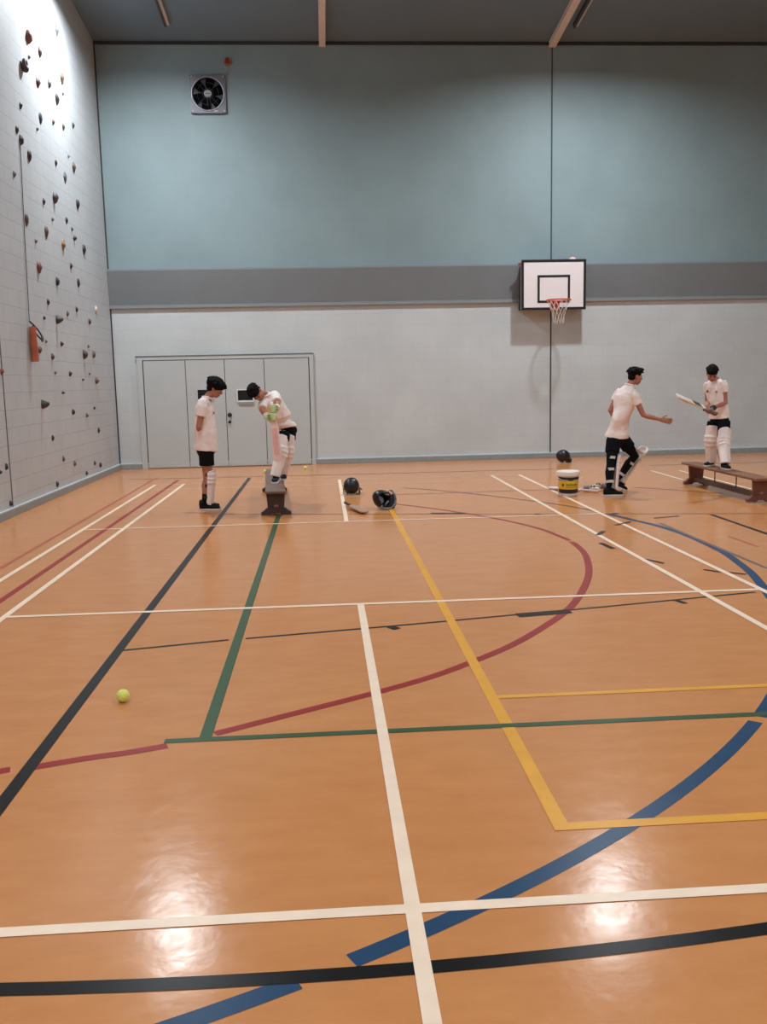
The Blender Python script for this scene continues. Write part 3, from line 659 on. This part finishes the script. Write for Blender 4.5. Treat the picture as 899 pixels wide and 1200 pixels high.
def pad(o, a, k, t, f, rgb=(240,222,215), s=1.0, strap_rgb=(30,28,30), W=.088, half0=1.65):
    """cricket leg pad: a above the instep, k knee, t top; f the way the shin faces"""
    a, k, t, f = V(a), V(k), V(t), V(f)
    NU, NA = 44, 30; out = []; inn = []
    la = (k-a).length; lt = (t-k).length; T = la+lt
    for iu in range(NU+1):
        u = iu/NU; d = u*T
        b_ = max(0, min(1, (d-la+.06)/.12)); b_ = b_*b_*(3-2*b_)
        p = a + (k-a)*min(1, d/la) if d < la else k + (t-k)*((d-la)/lt)
        ax = ((k-a).normalized()*(1-b_) + (t-k).normalized()*b_).normalized()
        ff = (f - ax*f.dot(ax)).normalized(); sd = ax.cross(ff)
        kd = (d-(la-.07))/.15
        rad = W*s*(.86+.22*min(1, d/la))
        half = half0
        if u < .08: half *= .55+.45*math.sqrt(max(0, 1-(1-u/.08)**2))
        if u > .9: half *= math.sqrt(max(.04, 1-((u-.9)/.1)**2))*.8+.2
        for ia in range(NA+1):
            g = -half + 2*half*ia/NA
            R = rad
            if 0 < kd < 1: R += .014*abs(math.sin(kd*3*PI)) + .006
            else: R += .009*abs(math.cos(g*3.0))
            q = ff*math.cos(g)*1.0 + sd*math.sin(g)*.88
            out.append(p + q*R); inn.append(p + q*(rad-.022))
    vs = out+inn; M = len(out); w = NA+1; fs = []
    for i in range(NU):
        for j in range(NA):
            A_, B_, C_, D_ = i*w+j, i*w+j+1, (i+1)*w+j+1, (i+1)*w+j
            fs += [(A_, B_, C_, D_), (M+D_, M+C_, M+B_, M+A_)]
        fs += [(i*w, (i+1)*w, M+(i+1)*w, M+i*w), (i*w+NA, M+i*w+NA, M+(i+1)*w+NA, (i+1)*w+NA)]
    for j in range(NA):
        fs += [(j, M+j, M+j+1, j+1), (NU*w+j, NU*w+j+1, M+NU*w+j+1, M+NU*w+j)]
    p_ = MB().add(vs, fs).build('leg_pad', mat('pad_white', rgb, .6, .05, 15), o, smooth=True)
    for q in (.22, .55, .86):
        d = q*T; p = a + (k-a)*min(1, d/la) if d < la else k + (t-k)*((d-la)/lt); ax = ((k-a) if d < la else (t-k)).normalized()
        ff = (f - ax*f.dot(ax)).normalized(); sd = ax.cross(ff); m = MB(); n = 24
        vs2 = []; R = W*s*.9
        for i in range(n):
            g = PI/2 + PI*i/(n-1)
            for rr, zz in ((R,-.018), (R,.018), (R-.006,.018), (R-.006,-.018)): vs2.append(p + (ff*math.cos(g)*.85 + sd*math.sin(g)*.95)*rr + ax*zz)
        fs2 = [(4*i+c, 4*i+(c+1) % 4, 4*i+4+(c+1) % 4, 4*i+4+c) for i in range(n-1) for c in range(4)] + [(3,2,1,0), tuple(4*(n-1)+c for c in range(4))]
        m.add(vs2, fs2).build('strap', mat('strap_%d' % strap_rgb[0], strap_rgb, .7), p_)
    return p_

def person(lab, base, J, f, hf, hup, hair, s=1.0, socks=(16,16,19), leg=None, shorts_len=.42, glove=None, hands=None, emblem=None, hs=1.0, foot=None, padf=None, padW=.088, sw=.19, belly=1.0, strap=(30,28,30), glove_label=None, hem=.13, padtop=.2, pads='RL', sl=.62, straight=False, padhalf=1.65):
    o = empty('person', base, lab, 'person', 'players in white shirts and leg pads')
    f = V(f).normalized(); r = V((f.y, -f.x, 0)).normalized()
    nk, pel = J['neck'], J['pel']; ax = (nk-pel).normalized()
    rs = (J['shR']-J['shL']).normalized()       # shoulder axis
    rp = (J['hipR']-J['hipL']).normalized()
    fs_ = ax.cross(rs); fs_ = fs_ if fs_.dot(f) > 0 else -fs_
    fp = ax.cross(rp); fp = fp if fp.dot(f) > 0 else -fp
    body = MB()
    ctr = (J['shR']+J['shL'])/2
    body.loft([(pel-ax*.06*s, rp*.11*s, fp*.08*s), (pel+ax*.05*s, rp*.09*s, fp*.06*s), (pel.lerp(ctr,.5), rs*.08*s, fs_*.055*s), (ctr-ax*.12*s, rs*.125*s, fs_*.08*s), (ctr-ax*.01*s, rs*.11*s, fs_*.065*s), (ctr.lerp(nk,.8), rs*.06*s, fs_*.06*s)], 20)
    hc = J['head']; hfv = V(hf).normalized(); hu = V(hup)
    hu = (hu - hfv*hu.dot(hfv)).normalized()
    body.tube([ctr.lerp(nk,.4), nk, hc - hu*.055*hs - hfv*.018*hs], [.062*s,.052*s,.05*s], 16, rnd=True)
    head(body, o, hc, hfv, hu, hs, hair)
    for sd in 'RL':
        sh, el, wr = J['sh'+sd], J['el'+sd], J['wr'+sd]
        body.tube([sh, sh.lerp(el,.4), el, el.lerp(wr,.3), wr], [.048*s,.043*s,.036*s,.037*s,.024*s], 14, rnd=True)
        hp, kn, an = J['hip'+sd], J['kn'+sd], J['an'+sd]
        fk = foot[sd][0]
        body.tube([hp.lerp(kn,.12), hp.lerp(kn,.45), kn, kn.lerp(an,.28)-f*.012*s, kn.lerp(an,.7), an], [.074*s,.072*s,.054*s,.055*s,.040*s,.033*s], 16, rnd=True)
        body.tube([an, an + V((fk[0],fk[1],0)).normalized()*.1*s - Z_*.045*s], [.034*s,.03*s], 10, rnd=True)
        if hands and hands.get(sd):
            H_ = hands[sd]; hand(body, H_['w'], H_['d'], H_['side'], H_['n'], s=H_.get('s',1)*s, curl=H_['curl'], thumb=H_['thumb'])
    body.build('body', SK, o, remesh=.0058, sm=3)
    # shirt
    sm_ = mat('shirt_white', (244,226,220), .75, .03, 12)
    m = MB(); hemp = pel - ax*hem*s
    m.loft([(hemp, rp*.172*s*belly, fp*.135*s*belly), (pel+ax*.02*s, rp*.166*s*belly, fp*.132*s*belly), (pel.lerp(ctr,.35), rp.lerp(rs,.5).normalized()*.165*s*belly, fs_*.132*s*belly), (pel.lerp(ctr,.68), rs*.172*s, fs_*.128*s),
            (ctr-ax*.06*s, rs*(sw-.012)*s, fs_*.118*s), (ctr+ax*.005*s, rs*(sw-.025)*s, fs_*.094*s), (ctr+ax*.045*s, rs*.12*s, fs_*.075*s), (ctr.lerp(nk,.75)+ax*.02*s, rs*.062*s, fs_*.062*s)], 28)
    for sd in 'RL':
        sh, el = J['sh'+sd], J['el'+sd]; d = (el-sh)
        m.tube([sh-d*.05-(sh-ctr)*.18, sh+d*.15, sh+d*sl], [.066*s,.070*s,.066*s], 18)
    m.build('shirt', sm_, o, remesh=.0075, sm=4, disp=(.016,.09))
    # collar
    m = MB(); cc = ctr.lerp(nk,.8)+ax*.01*s; n = 26; pts = [cc + (rs*math.cos(t)*.064 + fs_*math.sin(t)*.066 - ax*.022*max(0,math.sin(t)))*s for t in [2*PI*i/n for i in range(n)]]
    m.tube(pts, .0125*s, 8, closed=True, ref=ax); m.build('collar', sm_, o, smooth=True)
    for e in (emblem or []):
        q = ctr - ax*e[1]*s + rs*e[0]*s + fs_*.128*s; q2 = q
        m = MB(); m.loft([(q2, rs*.014, ax*.018), (q2+fs_*.012, rs*.011, ax*.015)], 14); m.build('crest', mat('crest_%d' % e[2][0], e[2], .6), o)
    # shorts
    bk_ = mat('shorts_black', (13,14,20), .85, .15, 20, spec=.15)
    m = MB(); m.loft([(pel+ax*.03*s, rp*.145*s, fp*.115*s), (pel-ax*.09*s, rp*.155*s, fp*.12*s)], 22); m.ell(pel-ax*.08*s, (.15*s,.115*s,.10*s), (rp, fp, ax))
    for sd in 'RL':
        hp, kn = J['hip'+sd], J['kn'+sd]; m.tube([hp, hp.lerp(kn, shorts_len)], [.096*s,.098*s], 18)
    m.build('shorts', bk_, o, remesh=.0085, sm=3, disp=(.008,.08))
    # socks or leggings
    lm = mat('legwear_%d' % socks[0], socks, .85, .1, 20, spec=.15)
    for sd in 'RL':
        hp, kn, an = J['hip'+sd], J['kn'+sd], J['an'+sd]; m = MB()
        if leg == 'leggings':
            m.tube([hp.lerp(kn,.2), hp.lerp(kn,.6), kn, kn.lerp(an,.3)-f*.012*s, kn.lerp(an,.7), an, an+V((foot[sd][0][0],foot[sd][0][1],0)).normalized()*.10*s-Z_*.05*s], [.086*s,.076*s,.061*s,.061*s,.046*s,.041*s,.036*s], 18); m.build('leggings', lm, o, smooth=True)
        else:
            q_ = V((foot[sd][0][0],foot[sd][0][1],0)).normalized(); m.tube([kn.lerp(an,.62), kn.lerp(an,.8), an, an+q_*.05*s-Z_*.022*s, an+q_*.11*s-Z_*.05*s], [.047*s,.043*s,.041*s,.041*s,.035*s], 16); m.build('sock', lm, o, smooth=True)
        fd, zs, pt = foot[sd]; shoe(o, an, fd, zs, pt, s)
        if sd in pads:
            pf = V(padf[sd]) if padf else f
            if straight: hp = kn + (kn-an)
            tp = kn.lerp(hp, padtop/max(.01,(hp-kn).length)*1.0)
            pad(o, an+V((0,0,-.022*s))-(an-kn).normalized()*.0+pf.normalized()*.03, kn+pf.normalized()*.01, tp+pf.normalized()*.02, pf, s=s, W=(padW[sd] if isinstance(padW, dict) else padW), half0=padhalf, strap_rgb=strap)
    # worn batting gloves
    if glove:
        for sd in 'RL':
            G = glove[sd]; m = MB()
            hand(m, G['w'], G['d'], G['side'], G['n'], s=1.06*s, curl=G['curl'], fat=1.75, thumb=G['thumb'], tc=.6)
            g = m.build('batting_glove', G['mat'], o, remesh=.005, sm=1)
            wd = (J['wr'+sd]-J['el'+sd]).normalized(); m = MB(); m.tube([G['w']-wd*.055*s, G['w']+wd*.012*s], [.047*s,.04*s], 16); m.build('cuff', G['cuff'], g, bevel=.004)
            m = MB(); dd = V(G['d']).normalized(); nn = V(G['n']).normalized(); ss = dd.cross(nn)
            for y in (-.03,-.01,.01,.03): m.ell(V(G['w'])+dd*.055*s+ss*y*s-nn*.022*s, (.035*s,.0095*s,.012*s), (dd, ss, nn), 10, 8)
            m.build('glove_roll', G['roll'], g, smooth=True)
    return o

def gripping(h, a, wfrom, sgn, s=1.0, curl=1.05, thumb=1, **k):
    """hand frame closing round a handle at h with direction a, coming from wfrom"""
    a = V(a).normalized(); d = V(h)-V(wfrom); d = (d - a*d.dot(a)).normalized(); n = a.cross(d)*sgn
    w = V(h) - d*.075*s - n*.032*s
    return dict(w=w, d=d, side=a, n=n, curl=curl, thumb=thumb, **k)

# --- A: boy standing at left, side on, hands behind his back
YA = 3.44; A = lambda x, y, d=0: at(x, y, YA+d)
J = dict(neck=A(244.5,464.5), head=A(252,455.5), shR=A(238.2,473,-.16), shL=A(241,473,.16), elR=A(232.8,500.5,-.2), elL=A(236,501,.22), wrR=A(235,507,-.0), wrL=A(234,510,.05),
         pel=A(241.5,522), hipR=A(241.5,530,-.09), hipL=A(242,530,.09), knR=A(243.5,561,-.09), knL=A(243,561,.09), anR=A(240.5,589.5,-.09), anL=A(240,588,.11))
hA = dict(R=dict(w=J['wrR'], d=V((-.1,.75,-.55)), side=V((1,0,0)), n=V((.2,.3,.9)), curl=.5, thumb=1), L=dict(w=J['wrL'], d=V((-.1,-.7,-.6)), side=V((1,0,0)), n=V((.2,-.3,.9)), curl=.5, thumb=1))
person('person in white polo shirt and black shorts standing at left with hands behind the back', (J['anR'].x, YA, 0), J, (1,0,0), (.88,-.12,-.42), (.4,0,.9), 'mop', hands=hA,
       foot=dict(R=((1,-.12),0,0), L=((1,.05),0,0)), emblem=[(.07,.11,(120,40,50))], hem=.075, belly=1.12, shorts_len=.5, padW=.078, padtop=.12, sl=.55)

# --- B: batting boy on the dark bench, bent over the bat
YB_ = 3.75; Bp = lambda x, y, d=0: at(x, y, YB_+d)
bh0, bh1 = Bp(318.5,471,-.46), Bp(325.5,537.5,-.50)
adir = (bh1-bh0).normalized()
bat('cricket_bat', bh0, bh0+adir*.85, (-.12,-1,.05), 'pink and white cricket bat held by the boy on the dark bench', (240,207,200), (236,226,216), sticker=[(-.38,-.76,.034,(234,178,172)),(-.272,-.292,.021,(70,50,50))], kz=.9)
J = dict(neck=Bp(309.5,461.5,-.18), head=Bp(300.5,460.5,-.28), shR=Bp(308.5,472,-.20), shL=Bp(322,462,.0), elR=Bp(307,481,-.34), elL=Bp(325.5,474,-.26), pel=Bp(336,499,.12),
         hipR=Bp(332,507,.02), hipL=Bp(339.5,506,.18), knR=Bp(330.5,531,-.10), knL=Bp(337,530,.12))
ankR = V((-.885, 3.56, ZB+.09)); ankL = V((-.81, 3.92, ZB+.09)); J['anR'] = ankR; J['anL'] = ankL
gA = gripping(bh0+adir*.19, adir, J['elR'], -1, thumb=1); gB = gripping(bh0+adir*.085, adir, J['elL'], 1, thumb=1)
J['wrR'] = gA['w']; J['wrL'] = gB['w']
gm = mat('glove_green', (198,210,158), .6, .25, 12); wm_ = mat('glove_white', (226,216,206), .6, .08, 9)
for g in (gA, gB): g.update(mat=gm, cuff=wm_, roll=mat('glove_lime', (128,172,80), .6))
person('person in white shirt and leg pads bent over a bat on the dark bench', (-.85, YB_, ZB), J, (-.45,-.85,0), (.22,-.62,-.75), (-.62,-.45,.55), 'short', s=.95, hs=.98, hands=dict(R=gA, L=gB), glove=dict(R=gA, L=gB),
       foot=dict(R=((-.1,-1),ZB,0), L=((.1,-1),ZB,0)), padf=dict(R=(-.35,-.9,0), L=(-.1,-1,0)), hem=.045, shorts_len=.38, padtop=.24, strap=(190,180,176), sl=.75, belly=1.15)

# --- C: boy walking right with an outstretched hand
YC = 3.85; Cp = lambda x, y, d=0: at(x, y, YC+d)
J = dict(neck=Cp(739,450), head=Cp(744.3,441.5), shR=Cp(742.5,461.5,-.16), shL=Cp(726.5,459,.13), elR=Cp(754,486.5,-.2), elL=Cp(715.3,481,.14), wrR=Cp(774,491.5,-.26), wrL=Cp(725,497,.28),
         pel=Cp(723.5,509), hipR=Cp(719,515,-.08), hipL=Cp(729.5,514,.08), knR=Cp(716,546,-.2), knL=Cp(744,534.5,.16), anR=Cp(713.7,573,-.30), anL=at(722.5,563.5,4.15))
hC = dict(R=dict(w=J['wrR'], d=(Cp(787,494,-.3)-J['wrR']), side=V((0,0,1)), n=V((0,1,0)), curl=.22, thumb=1), L=dict(w=J['wrL'], d=V((.8,.3,-.2)), side=V((0,0,1)), n=V((0,-1,0)), curl=.6, thumb=1))
hipv = (J['knL']-J['hipL']).length
person('person in white shirt and black leggings walking right with one hand held out', (J['anR'].x, YC-.3, 0), J, (.93,.36,0), (.96,.16,-.10), (.1,0,1), 'quiff', hands=hC, leg='leggings', socks=(14,15,19),
       foot=dict(R=((1,.0),0,0), L=((1,-.1),0,.42)), padf=dict(R=(1,.15,0), L=(.9,.1,.3)), hem=.04, shorts_len=.5, padtop=.17, strap=(200,190,184), padW=dict(R=.1, L=.092), padhalf=1.15, sl=.5, straight=True, belly=1.13)

# --- D: boy on the right hand bench, bat held across his body
YD = 4.0; Dp = lambda x, y, d=0: at(x, y, YD+d)
dh0, dh1 = Dp(841,484.5,-.32), Dp(786,460.3,-.74)
ad = (dh1-dh0).normalized()
J = dict(neck=Dp(839.5,445,.03), head=Dp(834.5,438,-.07), shR=Dp(829.5,450,.12), shL=Dp(848,448.5,-.06), elR=Dp(829,471,.12), elL=Dp(850.5,472,-.1), pel=Dp(843,488,.03),
         hipR=Dp(836,494,.08), hipL=Dp(849,494,-.05), knR=Dp(833.3,517,.05), knL=Dp(847.5,520,-.22))
J['anR'] = at(833.5,538.5,4.12); J['anL'] = at(849,543,3.62); J['anR'].z = J['anL'].z = ZB+.08
gA = gripping(dh0+ad*.16, ad, J['elR'], 1, thumb=1); gB = gripping(dh0+ad*.06, ad, J['elL'], 1, thumb=1)
J['wrR'] = gA['w']; J['wrL'] = gB['w']
for g in (gA, gB): g.update(mat=mat('glove_dusk', (120,92,92), .6, .5, 14), cuff=mat('cuff_black', (34,28,32), .6), roll=wm_)
bat('cricket_bat', dh0, dh0+ad*.85, (.3,-.48,.8), 'cricket bat with dark stickers held out by the boy on the right bench', (232,218,202), (190,160,150), sticker=[(-.36,-.52,.05,(50,52,66)),(-.54,-.72,.045,(226,214,204))])
person('person in white shirt and leg pads standing on the right bench holding a bat', (J['anL'].x, YD, ZB), J, (-.5,-.85,0), (-.22,-.8,-.55), (-.1,-.4,.9), 'short', s=.86, hs=.92, hands=dict(R=gA, L=gB), glove=dict(R=gA, L=gB),
       foot=dict(R=((-.75,-.6),ZB,0), L=((.0,-1),ZB,0)), padf=dict(R=(-.4,-.9,0), L=(-.1,-1,0)), emblem=[(.085,.11,(120,40,50)), (-.07,.13,(150,130,132))], hem=.03, shorts_len=.36, padtop=.22, padW=.1, sl=.5)

# ------------------------------------------------------------------ kit lying on the floor
a, b = onfloor(404.5,593), onfloor(431,604)
d = (b-a); d.z = 0; d.normalize()
bat('cricket_bat', V((a.x,a.y,.045)), V((a.x,a.y,.045))+(d+V((0,0,-.02)))*.85, (0,0,1), 'worn tan cricket bat lying on the floor beside the two helmets', (172,134,108), (96,70,64))
a, b = onfloor(706,578.5), onfloor(643,573.5); d = (b-a); d.z = 0; d.normalize()
e_ = onfloor(642.5,573.5)
bat('cricket_bat', V((e_.x,e_.y,.03))-d*.85, V((e_.x,e_.y,.03)), (0,0,1), 'white faced cricket bat lying on the floor behind the bucket', (232,220,214), (222,208,204))

def helmet(loc, R, lab, shell=(18,18,22), inside=(40,40,44), grille=(26,26,28)):
    """local: y forward (grille), z up (crown)"""
    o = empty('cricket_helmet', loc, lab, 'helmet', 'cricket helmets on the floor'); o.rotation_mode = 'QUATERNION'; o.rotation_quaternion = R.to_quaternion()
    n, mrows = 36, 16; out = []; inn = []
    for k in range(mrows+1):
        for i in range(n):
            t = 2*PI*i/n; c_, s_ = math.cos(t), math.sin(t)     # s_ = forward
            low = -.28 if s_ > .35 else (-.28 - .62*min(1, (.35-s_)/.5))
            p = PI/2 - (PI/2 - low*1.0)*k/mrows
            q = V((.112*math.cos(p)*c_, .132*math.cos(p)*s_, .125*math.sin(p)))
            rib = 1+.02*math.cos(4*t)*math.cos(p)
            out.append(q*rib); inn.append(q*.9)
    vs = out+inn; M = len(out); fs = []
    for k in range(mrows):
        for i in range(n):
            j = (i+1) % n; fs += [(k*n+i, (k+1)*n+i, (k+1)*n+j, k*n+j), (M+k*n+j, M+(k+1)*n+j, M+(k+1)*n+i, M+k*n+i)]
    for i in range(n): j = (i+1) % n; fs.append((mrows*n+i, M+mrows*n+i, M+mrows*n+j, mrows*n+j))
    sh = MB().add(vs, fs).build('shell', mat('helmet_shell', shell, .35, .1), o, smooth=True, local=True)
    m = MB(); arc_ = [(-1.1+2.2*i/14) for i in range(15)]; vs = []
    for g in arc_:
        x, y = math.sin(g), math.cos(g)
        for (k, z) in ((.98,-.018), (1.35+.08*math.cos(g),-.045), (1.35+.08*math.cos(g),-.052), (.98,-.03)): vs.append(V((.112*x*k, .132*y*k, z)))
    fs = [(4*i+c, 4*i+4+c, 4*i+4+(c+1) % 4, 4*i+(c+1) % 4) for i in range(14) for c in range(4)] + [(0,1,2,3), (59,58,57,56)]
    m.add(vs, fs).build('peak', mat('helmet_shell', shell), o, smooth=False, local=True, bevel=.002)
    m = MB()
    for z, k in ((-.075,1.18),(-.10,1.2),(-.125,1.18),(-.15,1.12)):
        m.tube([V((.112*math.sin(g)*k, .13*math.cos(g)*k, z)) for g in [(-1.5+3*i/20) for i in range(21)]], .0042, 6, rnd=True)
    for g in (-1.5,-.6,.6,1.5): m.tube([V((.112*math.sin(g)*1.14,.13*math.cos(g)*1.14,-.02)), V((.112*math.sin(g)*1.2,.13*math.cos(g)*1.2,-.10)), V((.112*math.sin(g)*1.12,.13*math.cos(g)*1.12,-.15))], .0045, 6)
    m.build('grille', mat('grille_%d' % grille[0], grille, .3, metal=.5), o, smooth=True, local=True)
    for k, (x, y, z, rx, ry, rz) in enumerate([(-.085,0,-.02,.014,.05,.04),(.085,0,-.02,.014,.05,.04),(0,-.098,-.02,.05,.014,.045),(0,.09,.03,.045,.014,.03),(0,0,.098,.05,.06,.012)]):
        MB().ell((x,y,z), (rx,ry,rz)).build('padding', mat('pad_in_%d_%d' % (inside[0], k % 2), inside if k % 2 == 0 else tuple(int(q*.9) for q in inside), .7), o, smooth=True, local=True)
    m = MB(); m.tube([V((-.1,.0,-.08)), V((-.07,.05,-.15)), V((0,.07,-.17)), V((.07,.05,-.15)), V((.1,0,-.08))], .006, 6); m.build('chin_strap', mat('strap_30', (30,28,30), .7), o, smooth=True, local=True)
    return o
def basis(f, up):
    f = V(f).normalized(); up = V(up); up = (up - f*up.dot(f)).normalized(); return Matrix((f.cross(up), f, up)).transposed()
q = onfloor(412,579.5); helmet((q.x, q.y, .125), basis((.55,.83,.05), (0,-.3,1)), 'plain black cricket helmet next to the far white centre line')
q = onfloor(448,596); helmet((q.x, q.y, .125), basis((.8,.1,-.6), (-.15,.9,-.3)), 'black cricket helmet showing its silver lining at the end of the yellow line', inside=(238,238,245), grille=(150,150,158))
q = onfloor(660,542); helmet((q.x, q.y, .125), basis((.9,-.1,-.25), (-.1,-.5,.85)), 'black cricket helmet against the foot of the far wall')

# bucket
q = onfloor(665.5,580.5); R_ = .15
bu = empty('bucket', (q.x, q.y, 0), 'white tub with a black and yellow label standing on the floor', 'bucket')
m = MB(); m.lathe([(.0001,0),(R_*.86,0),(R_*.88,.012),(R_*.98,.29),(R_*1.02,.295)], (q.x,q.y,0), 40); m.build('tub', mat('tub_white', (222,210,200), .4, .02), bu, smooth=True)
m = MB(); m.lathe([(R_*1.0,.282),(R_*1.09,.282),(R_*1.10,.31),(R_*1.08,.335),(R_*1.0,.343),(R_*.9,.338),(.0001,.338)], (q.x,q.y,0), 40); m.build('lid', mat('lid_white', (234,220,212), .4, .02), bu, smooth=False)
def rad(z): return R_*(.88+.10*(z-.012)/.278)
for z0, z1, rgb, nm in ((.215,.262,(28,24,30),'black'), (.098,.215,(224,190,48),'yellow'), (.04,.098,(28,24,30),'black')):
    m = MB(); n = 40; a0, a1 = -PI/2-1.35, -PI/2+1.35; vs = []; fs = []
    for i in range(n+1):
        t = a0+(a1-a0)*i/n; dip = .012*((t+PI/2)/1.35)**2 if nm == 'black' else 0
        for z, e in ((z0+dip,.0025), (z1+dip*.5,.0025), (z1+dip*.5,0), (z0+dip,0)): vs.append(V((q.x+math.cos(t)*(rad(z)+e), q.y+math.sin(t)*(rad(z)+e), z)))
    fs = [(4*i+c, 4*i+4+c, 4*i+4+(c+1) % 4, 4*i+(c+1) % 4) for i in range(n) for c in range(4)]
    o = m.add(vs, fs).build('label_band', mat('band_'+nm, rgb, .5), bu); o['label'] = nm + ' band of the label'
    if nm == 'yellow':
        k = MB()
        def mark(t, z, w, h): 
            c = V((q.x+math.cos(t)*(rad(z)+.004), q.y+math.sin(t)*(rad(z)+.004), z)); nrm = V((math.cos(t),math.sin(t),0)); k.box(c, (w,.004,h), (V((-nrm.y,nrm.x,0)), nrm, Z_))
        mark(-PI/2-.75, .158, .03, .035); k.cur = 1
        for i in range(8): mark(-PI/2-.38+.15*i, .160, .014, .026 if i % 3 else .034)
        for i in range(9): mark(-PI/2-.4+.14*i, .125, .013, .007)
        k.build('label_print', [mat('print_red', (120,40,30)), mat('print_dark', (130,112,40))], o)
m = MB(); n = 14; m.tube([V((q.x+math.cos(t)*R_*1.12, q.y+math.sin(t)*R_*.2-.11, .27-.05*math.sin(PI*i/n))) for i, t in [(i, PI+PI*i/n) for i in range(n+1)]], .004, 6); 
m.build('handle', mat('tub_white', (222,210,200)), bu, smooth=True)

# pair of gloves on the floor
def floor_glove(px, py, d, lab, flip=1):
    q = onfloor(px, py); m = MB(); w = V((q.x, q.y, .042))
    o = empty('batting_glove', (q.x, q.y, 0), lab, 'glove', 'batting gloves lying by the bucket')
    d = V(d).normalized()
    hand(m, w, d, V((-d.y,d.x,0)), V((0,0,-1)), s=1.1, curl=.55, fat=1.9, thumb=flip, tc=.1)
    m.build('glove_hand', mat('glove_white', (226,216,206), .6, .08, 9), o, remesh=.005, sm=1)
    MB().tube([w-d*.08-Z_*.002, w+d*.01], [.038,.04], 16).build('cuff', mat('glove_grey', (128,112,116), .7), o, bevel=.004)
    m = MB(); sd = V((-d.y,d.x,0))
    for y in (-.036,-.012,.012,.036):
        for x in (.03,.07): m.ell(w+d*x+sd*y+Z_*.022, (.02,.012,.016), (d, sd, Z_), 10, 8)
    m.build('finger_roll', mat('glove_grey2', (90,78,82), .7), o, smooth=True)
floor_glove(690.5, 575.5, (.9,-.3,0), 'white and grey batting glove lying nearest the bucket', 1)
floor_glove(706, 572.5, (-.75,.55,0), 'white and grey batting glove lying by the walking person\'s heel', -1)

# tennis balls
def tball(p, lab):
    r = .0335; o = MB().ell((p.x,p.y,r), (r,r,r), n=24, m=16).build('tennis_ball', mat('felt_yellow', (232,236,112), .85, .12, 90, bump=.3), smooth=True, loc=(p.x,p.y,r)); tag(o, lab, 'ball', 'tennis balls')
    m = MB(); pts = []
    for i in range(48):
        t = 2*PI*i/48; a_ = .44; x = math.cos(t)+a_*math.cos(3*t)*-.6; 
        v = V((math.cos(t)*.8+.28*math.cos(3*t), math.sin(t)*.8-.28*math.sin(3*t), .95*math.sin(2*t)*.75)).normalized()*r*1.0; pts.append(v)
    m.tube(pts, .0014, 5, closed=True); m.build('seam', mat('seam', (232,232,220), .7), o, local=True, smooth=True)
tball(onfloor(144.5,822.5), 'yellow green tennis ball nearest the camera on the open floor')
tball(onfloor(311,554.5), 'yellow tennis ball on the floor just left of the dark bench')
tball(onfloor(357.8,550), 'yellow tennis ball near the doors at the foot of the far wall')

# ------------------------------------------------------------------ camera, world, colour
cam = bpy.data.cameras.new('camera'); cam.sensor_fit = 'HORIZONTAL'; cam.sensor_width = 36; cam.lens = F/899*36; cam.clip_start = .05; cam.clip_end = 200
co = bpy.data.objects.new('camera', cam); C.objects.link(co)
M4 = Matrix((RT, UP, -FW)).transposed().to_4x4(); M4.translation = CAM; co.matrix_world = M4
bpy.context.scene.camera = co
w = bpy.data.worlds.new('world'); bpy.context.scene.world = w; w.use_nodes = True; w.node_tree.nodes['Background'].inputs[0].default_value = (.5,.55,.6,1); w.node_tree.nodes['Background'].inputs[1].default_value = .02
vs_ = bpy.context.scene.view_settings; vs_.view_transform = 'Standard'; vs_.look = 'None'; vs_.exposure = 0.0; vs_.gamma = 1; vs_.use_curve_mapping = False
